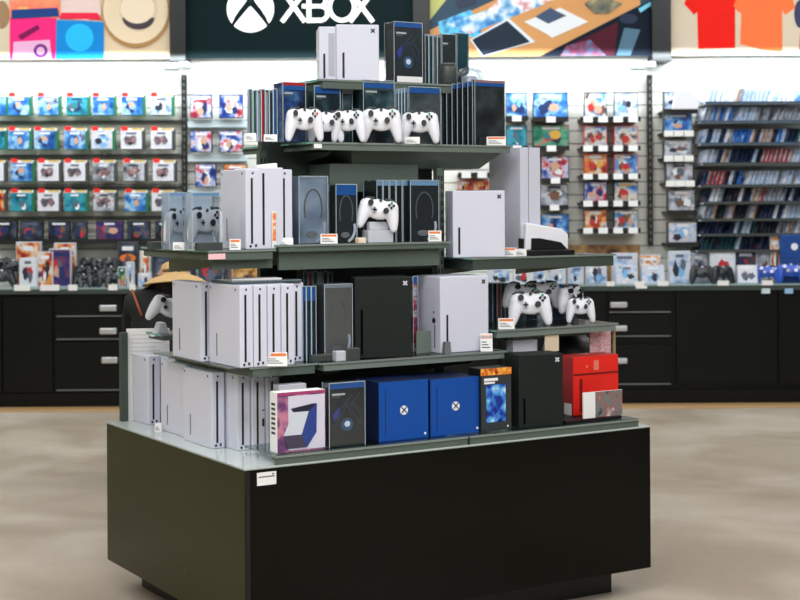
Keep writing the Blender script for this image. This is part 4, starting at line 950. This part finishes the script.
o = pad(cG, 542, .52, Z4R, R(10), 'white controller with green button standing behind the lowest front one', s=1.15, dz=.055, group=g4)
o = pad(cG, 531, .33, Z4R, R(10), 'big front white controller with dark grip trim on lower right shelf', s=(1.25, 1.2, 1.36), tilt=-14, group=g4)
o = pad(cG, 573, .44, Z4R, R(50), 'white controller turned sideways at the back right of lower right shelf', s=1.15, dz=.035, group=g4)
o = pad(cG, 581, .33, Z4R, R(5), 'white controller with green buttons at right end of lower right shelf', s=(.84, 1, 1.05), tilt=-14, group=g4)
for i, (px, b, h) in enumerate(((520, .52, .06), (542, .54, .06), (573, .46, .042))):
    o = tag(MB().box(-.03, .03, 0, .035, 0, h, CLEAR).build('acrylic_block'), 'clear acrylic block under the rear controller, %s from left on lower right shelf' % ORD[i], 'block', 'acrylic blocks'); o.location = W(fx(px, b, Z4R), b, Z4R); o.rotation_euler = (0, 0, ANG)
price_tag(506, 332, .265, Z4R, 16, 11, 'price tag at left end of the lower right shelf')
# papers and things below the lower right shelf
a0 = onb(513, 340, .3)[0]
o = tag(MB().box(0, .13, 0, .05, 0, .37, mat('lilac_card', (206, 208, 222), .5)).build('storage_box', bevel=.002), 'pale lilac box standing behind the black base console', 'box'); o.location = W(a0, .3, BT); o.rotation_euler = (0, 0, ANG)
o = tag(MB().box(0, .075, 0, .004, 0, .07, CREAM).build('price_label'), 'cream card hanging under the lower right shelf', 'label'); o.location = W(onb(545, 340, .262)[0], .262, Z4R - .108); o.rotation_euler = (0, 0, ANG)
X = onb(572, 340, .5)[0]
t = root('dome_cover', 'black rounded dome shaped bag behind the red box', 'bag', W(X + .02, .55, RZ), ANG); MB().lathe([(.01, 0), (.14, 0), (.135, .2), (.11, .29), (.07, .32), (0, .33)], BLACK).build('bag_body', t)
o = tag(MB().box(0, .12, 0, .004, 0, .355, art('art_pink_dots', [(240, 225, 228), (236, 190, 198), (226, 120, 140)], 90)).build('paper_card'), 'pink speckled paper card behind the red box', 'card'); o.location = W(onb(590, 340, .34)[0], .34, RZ); o.rotation_euler = (0, 0, ANG)

# ------------------------------------------------------------------ things on the back counter
def citem(px0, px1, py0, k, label, dy=.0, side=None, name='game_case', tilt=0, d=.05, cat='case', group=None):
    Y = CY + .06 + dy; x0, _ = wall(px0, 280, Y); x1, _ = wall(px1, 280, Y); py1 = HY + (CH - CT) / Y * F
    h = max(.03, wall((px0 + px1) / 2, py0, Y)[1] - CT)
    r = root(name, label, cat, ((x0 + x1) / 2, Y, CT + .001), 0, group, rx=R(-tilt)); hw = (x1 - x0) / 2
    MB().box(-hw, hw, 0, d, 0, h, side or PALE).build('case_body', r, .003)
    cover(r, -hw + .008, hw - .008, .008, h - .008, k, 0, 5 if dy > .04 else 4)
    return r
gR = 'games standing on the right counter'
for px0, px1, py0, k, lab, dy, nm in (
    (612, 638, 253, 'pale', 'pale boxed game behind a leaning case', .12, 'game_case'), (616, 638, 265, 'pale', 'white blue leaning game case left on right counter', .0, 'game_case'),
    (640, 661, 255, 'warm', 'reddish boxed game behind the pale leaning case', .14, 'game_case'), (642, 665, 265, 'pale', 'pale leaning game case in front of reddish box', .0, 'game_case'),
    (669, 691, 251, 'pale', 'tall white boxed game left of dark controller', .05, 'game_case'), (690, 708, 253, 'grey', 'white grey case behind the dark controller', .2, 'game_case'),
    (710, 736, 250, 'white', 'white boxed game behind dark gadget', .14, 'game_case'), (735, 757, 250, 'dark', 'dark picture case on right counter', .2, 'game_case'),
    (757, 771, 252, 'grey', 'grey case left of orange pack', .2, 'game_case'), (738, 758, 265, 'white', 'white box with pink print left of blue controller', .0, 'game_box'),
    (771, 781, 236, 'warm', 'narrow orange and gold pack beside blue boxes', .16, 'toy_pack'),
    (586, 607, 262, 'pale', 'pale case seen just right of the upper right shelf', .08, 'game_case')):
    citem(px0, px1, py0, k, lab, dy, name=nm, tilt=8 if dy == 0 else 3, group=None)
for i, (px0, px1, k) in enumerate(((487, 510, 'pale'), (513, 530, 'white'), (533, 548, 'pale'), (550, 566, 'pale'), (568, 584, 'pale'))):
    citem(px0, px1, 266, k, '%s pale game case in the strip between the right shelves, on the counter' % ORD[i], group='pale cases seen between the right shelves')
x0, zt = wall(560, 245, 12.95); x1, zb = wall(640, 253, 12.95)
o = tag(MB().box(x0, x1, 12.95, 13.03, CT, zt, art('art_brown', [(80, 50, 36), (150, 110, 70), (200, 160, 100)], 12)).build('card_display'), 'long brown printed card display at the back of right counter', 'display')
def pallet(px0, px1, py0, h2, label, zoff):
    Y = CY + .17; x0, _ = wall(px0, 260, Y); x1, _ = wall(px1, 260, Y)
    r = root('console_box', label, 'box', ((x0 + x1) / 2, Y, CT + zoff), 0, 'stacked blue boxes on right counter'); hw = (x1 - x0) / 2
    MB().box(-hw, hw, 0, .2, 0, h2, mat('counter_blue', (24, 70, 140), .35)).build('box_body', r, .004); MB().cyl((0, -.002, h2 * .5), .03, .003, 'y', WHITE2, 20).build('round_emblem', r)
pallet(781, 808, 234, .2, 'lower blue box with white dot at far right of counter', .001); pallet(781, 808, 234, .205, 'upper blue box with white dot stacked at far right of counter', .203)
cD = controller(body=mat('dark_pad', (34, 38, 42), .35), dark=True, btn=BLACK); cB = controller(body=mat('blue_pad', (40, 80, 180), .35), dark=True, btn=WHITE)
def cpad(proto, px, label, s=1.4, dy=.0, z=0, rz=0, tilt=-20, group=None):
    Y = CY + .07 + dy; x, _ = wall(px, 280, Y); o = place(proto, USED, (x, Y, CT + z), rz, label, group, rx=R(tilt)); o.scale = (s,) * 3; return o
cpad(cD, 703, 'dark grey controller standing on the right counter'); cpad(cD, 725, 'black controller pair mate right of the dark grey controller', dy=.03, rz=.4)
cpad(cB, 768, 'blue controller on the right counter beside the orange pack'); cpad(cB, 792, 'larger blue controller before the stacked blue boxes', s=1.55)
x, zt = wall(748, 245, 12.9); 
# left counter
for px0, px1, py0, k, lab, dy, nm in (
    (16, 41, 242, 'warm', 'yellow and red topped snack style pack at left of counter', .2, 'toy_pack'), (19, 37, 258, 'white', 'white and red patterned pack at the left counter front', .05, 'toy_pack'),
    (37, 53, 252, 'warm', 'red and cream pack beside the purple pack', .1, 'toy_pack'), (49, 71, 249, 'purple', 'dark purple pack with white edge on left counter', .12, 'toy_pack'),
    (54, 76, 243, 'warm', 'orange topped tall pack behind the purple pack', .24, 'toy_pack'), (118, 138, 242, 'dark', 'dark pack with two orange labels on left counter', .16, 'toy_pack'),
    (152, 170, 256, 'dark', 'dark blue pack behind the straw hat, left one', .2, 'toy_pack'), (172, 196, 250, 'dark', 'dark pack behind the straw hat, right one', .22, 'toy_pack'),
    (198, 222, 254, 'dark', 'dark pack under the upper left shelf, left one', .2, 'toy_pack'), (223, 240, 252, 'dark', 'dark pack under the upper left shelf, right one', .24, 'toy_pack'), (232, 262, 266, 'brown', 'low brown basket pack on the counter behind the upper left shelf', .05, 'basket_pack'),
    (140, 150, 251, 'warm', 'narrow red and black pack near the straw hat', .14, 'toy_pack'), (118, 126, 267, 'green', 'small green cream pot before the orange labelled pack', .02, 'toy_pack'),
    (126, 134, 262, 'pale', 'small cream figure pack before the orange labelled pack', .04, 'toy_pack'), (138, 151, 273, 'pale', 'low white box at right end of left counter', .0, 'toy_pack')):
    r_ = citem(px0, px1, py0, k, lab, dy, name=nm, side=DGREY if k == 'dark' else PALE, cat='pack')
    if 'two orange' in lab:
        for zz in (.12, .24): MB().cyl((0, -.006, zz), .035, .004, 'y', ORANGE, 20).build('orange_label', r_).scale = (2, 1, 1)
i = 0
for dy, zz, xs in ((.02, .0, (81, 90, 99, 108, 116)), (.12, .06, (80, 90, 101, 110)), (.22, .12, (86, 97, 107))):
    for px in xs:
        cpad(cD, px, 'dark controller in the heap left of the orange labelled pack, %s row, %s from left' % (('front', 'middle', 'back')[int(dy * 10 + .1)], ORD[xs.index(px)]), s=1.15, dy=dy, z=zz, rz=rnd.uniform(-.6, .6), tilt=rnd.uniform(-50, -20), group='heap of dark controllers')
for i, (px, zz) in enumerate(((3, .0), (10, .08), (-4, .1))):
    cpad(cD, px, 'dark controller at the far left end of the counter, %s' % ('lowest', 'middle', 'top')[i], s=1.5, dy=.08 * i, z=zz, rz=rnd.uniform(-.5, .5), tilt=-30)
for i, (px0, px1) in enumerate(((15, 31), (41, 60), (69, 78), (109, 118), (130, 136))):
    x0, _ = wall(px0, 284, CY); x1, _ = wall(px1, 284, CY)
    o = tag(MB().box(x0, x1, CY - .03, CY - .026, CT - .02, CT + .03, PAPER).build('price_label'), 'white price label on the left counter edge, %s from left' % ORD[i], 'label', 'price labels on the left counter edge')
for i, (px0, px1) in enumerate(((606, 614), (634, 644), (657, 668), (717, 728), (761, 772))):
    x0, _ = wall(px0, 280, CY); x1, _ = wall(px1, 280, CY)
    o = tag(MB().box(x0, x1, CY - .03, CY - .026, CT - .01, CT + .03, PAPER).build('price_label'), 'white price label on the right counter edge, %s from left' % ORD[i], 'label', 'price labels on the right counter edge')

# ------------------------------------------------------------------ bending person in a straw hat behind the stand
CLOTH = mat('black_cloth', (11, 13, 15), .85, bump=.1, scale=30); SKIN = mat('skin', (176, 128, 104), .5)
PX, PY = -1.46, 9.0
def skin_mesh(name, vs, es, rad, m, parent, sub=2):
    me = bpy.data.meshes.new(name); me.from_pydata(vs, es, []); o = bpy.data.objects.new(name, me); COL.objects.link(o)
    sk = o.modifiers.new('skin', 'SKIN'); sk.use_smooth_shade = True
    for i, v in enumerate(me.skin_vertices[0].data): v.radius = rad[i] if isinstance(rad[i], tuple) else (rad[i], rad[i])
    me.skin_vertices[0].data[0].use_root = True
    s_ = o.modifiers.new('sub', 'SUBSURF'); s_.levels = sub; s_.render_levels = sub
    me.materials.append(m); o.parent = parent
    dg = bpy.context.evaluated_depsgraph_get(); dg.update(); me2 = bpy.data.meshes.new_from_object(o.evaluated_get(dg)); o.modifiers.clear(); o.data = me2
    for p_ in me2.polygons: p_.use_smooth = True
    return o
pr = root('person', 'person in black clothes and straw hat stooping behind the display stand', 'person', (PX, PY, 0), R(-12)); pr.scale = (1.08, 1, .96)
vs = [(0, -.12, .72), (0, -.05, .86), (0, .04, 1.0), (0, .12, 1.12), (0, .17, 1.2), (0, .19, 1.25), (0, .2, 1.3),
      (-.18, .09, 1.13), (-.23, .16, .93), (-.17, .36, .86), (-.15, .44, .85), (.17, .09, 1.13), (.22, .16, .93), (.17, .36, .86), (.15, .44, .85),
      (-.1, -.1, .68), (-.12, .14, .42), (-.12, -.04, .08), (-.12, .1, .04), (.1, -.1, .68), (.12, .14, .42), (.12, -.04, .08), (.12, .1, .04)]
es = [(0, 1), (1, 2), (2, 3), (3, 4), (4, 5), (5, 6), (3, 7), (7, 8), (8, 9), (9, 10), (3, 11), (11, 12), (12, 13), (13, 14), (0, 15), (15, 16), (16, 17), (17, 18), (0, 19), (19, 20), (20, 21), (21, 22)]
rad = [(.15, .12), (.16, .12), (.19, .13), (.2, .13), (.09, .08), (.085, .095), (.08, .09), .08, .055, .045, .035, .07, .055, .045, .035, .1, .07, .05, .04, .1, .07, .05, .04]
skin_mesh('body', vs, es, rad, CLOTH, pr)
for s in (-1, 1):
    hv = [(s * .15, .44, .85), (s * .145, .5, .845)]; he = [(0, 1)]; hr = [(.03, .018), (.036, .014)]
    for k, (dx, ln) in enumerate(((-.026, .06), (-.009, .07), (.009, .066), (.025, .052))):
        b0 = len(hv); hv += [(s * .145 + dx, .535, .842), (s * .145 + dx * 1.1, .535 + ln * .5, .835), (s * .145 + dx * 1.1, .535 + ln, .815)]; he += [(1, b0), (b0, b0 + 1), (b0 + 1, b0 + 2)]; hr += [.009, .008, .007]
    b0 = len(hv); hv += [(s * .145 - s * .04, .5, .84), (s * .145 - s * .05, .53, .83)]; he += [(0, b0), (b0, b0 + 1)]; hr += [.01, .008]
    skin_mesh('hand', hv, he, hr, SKIN, pr, 1)
fm = superblob([((0, .18, 1.27), (.078, .095, .1), I4), ((0, .27, 1.265), (.012, .018, .02), I4), ((-.078, .18, 1.265), (.012, .02, .03), I4), ((.078, .18, 1.265), (.012, .02, .03), I4)], .008, 'head', SKIN)
o = bpy.data.objects.new('head', fm); COL.objects.link(o); o.parent = pr
m = MB()
for s in (-1, 1): m.cyl((s * .03, .265, 1.28), .01, .008, 'y', BLACK, 12)
m.box(-.022, .022, .262, .27, 1.22, 1.227, mat('lip', (150, 80, 76), .5)); m.build('face', pr)
m = MB().lathe([(.0, 1.32), (.04, 1.322), (.072, 1.312), (.084, 1.29), (.088, 1.25), (.08, 1.2)], mat('dark_hair', (26, 20, 18), .7), c=(0, .168, 0)); m.build('hair', pr)
STRAW = mat('straw', (214, 178, 122), .8, bump=.5, var=.25, scale=60)
h_ = MB().lathe([(0, .135), (.05, .13), (.078, .11), (.09, .06), (.1, .035), (.15, .015), (.2, -.022), (.205, -.026), (.2, -.03), (.15, .005), (.1, .025), (.085, .03)], STRAW, 40).build('straw_hat', pr)
h_.scale = (.92, .92, .92); h_.location = (.035, .175, 1.275); h_.rotation_euler = (R(-8), R(-5), 0)
MB().lathe([(.0925, .045), (.0945, .047), (.088, .075), (.086, .075)], mat('hat_band', (110, 70, 40), .7), 40).build('hat_band', h_)
MB().tube([(-.16, .0, 1.225), (-.13, -.035, 1.18), (-.1, -.06, 1.12), (-.075, -.075, 1.07)], .006, mat('orange_strap', (170, 84, 44), .6)).build('shoulder_strap', pr)
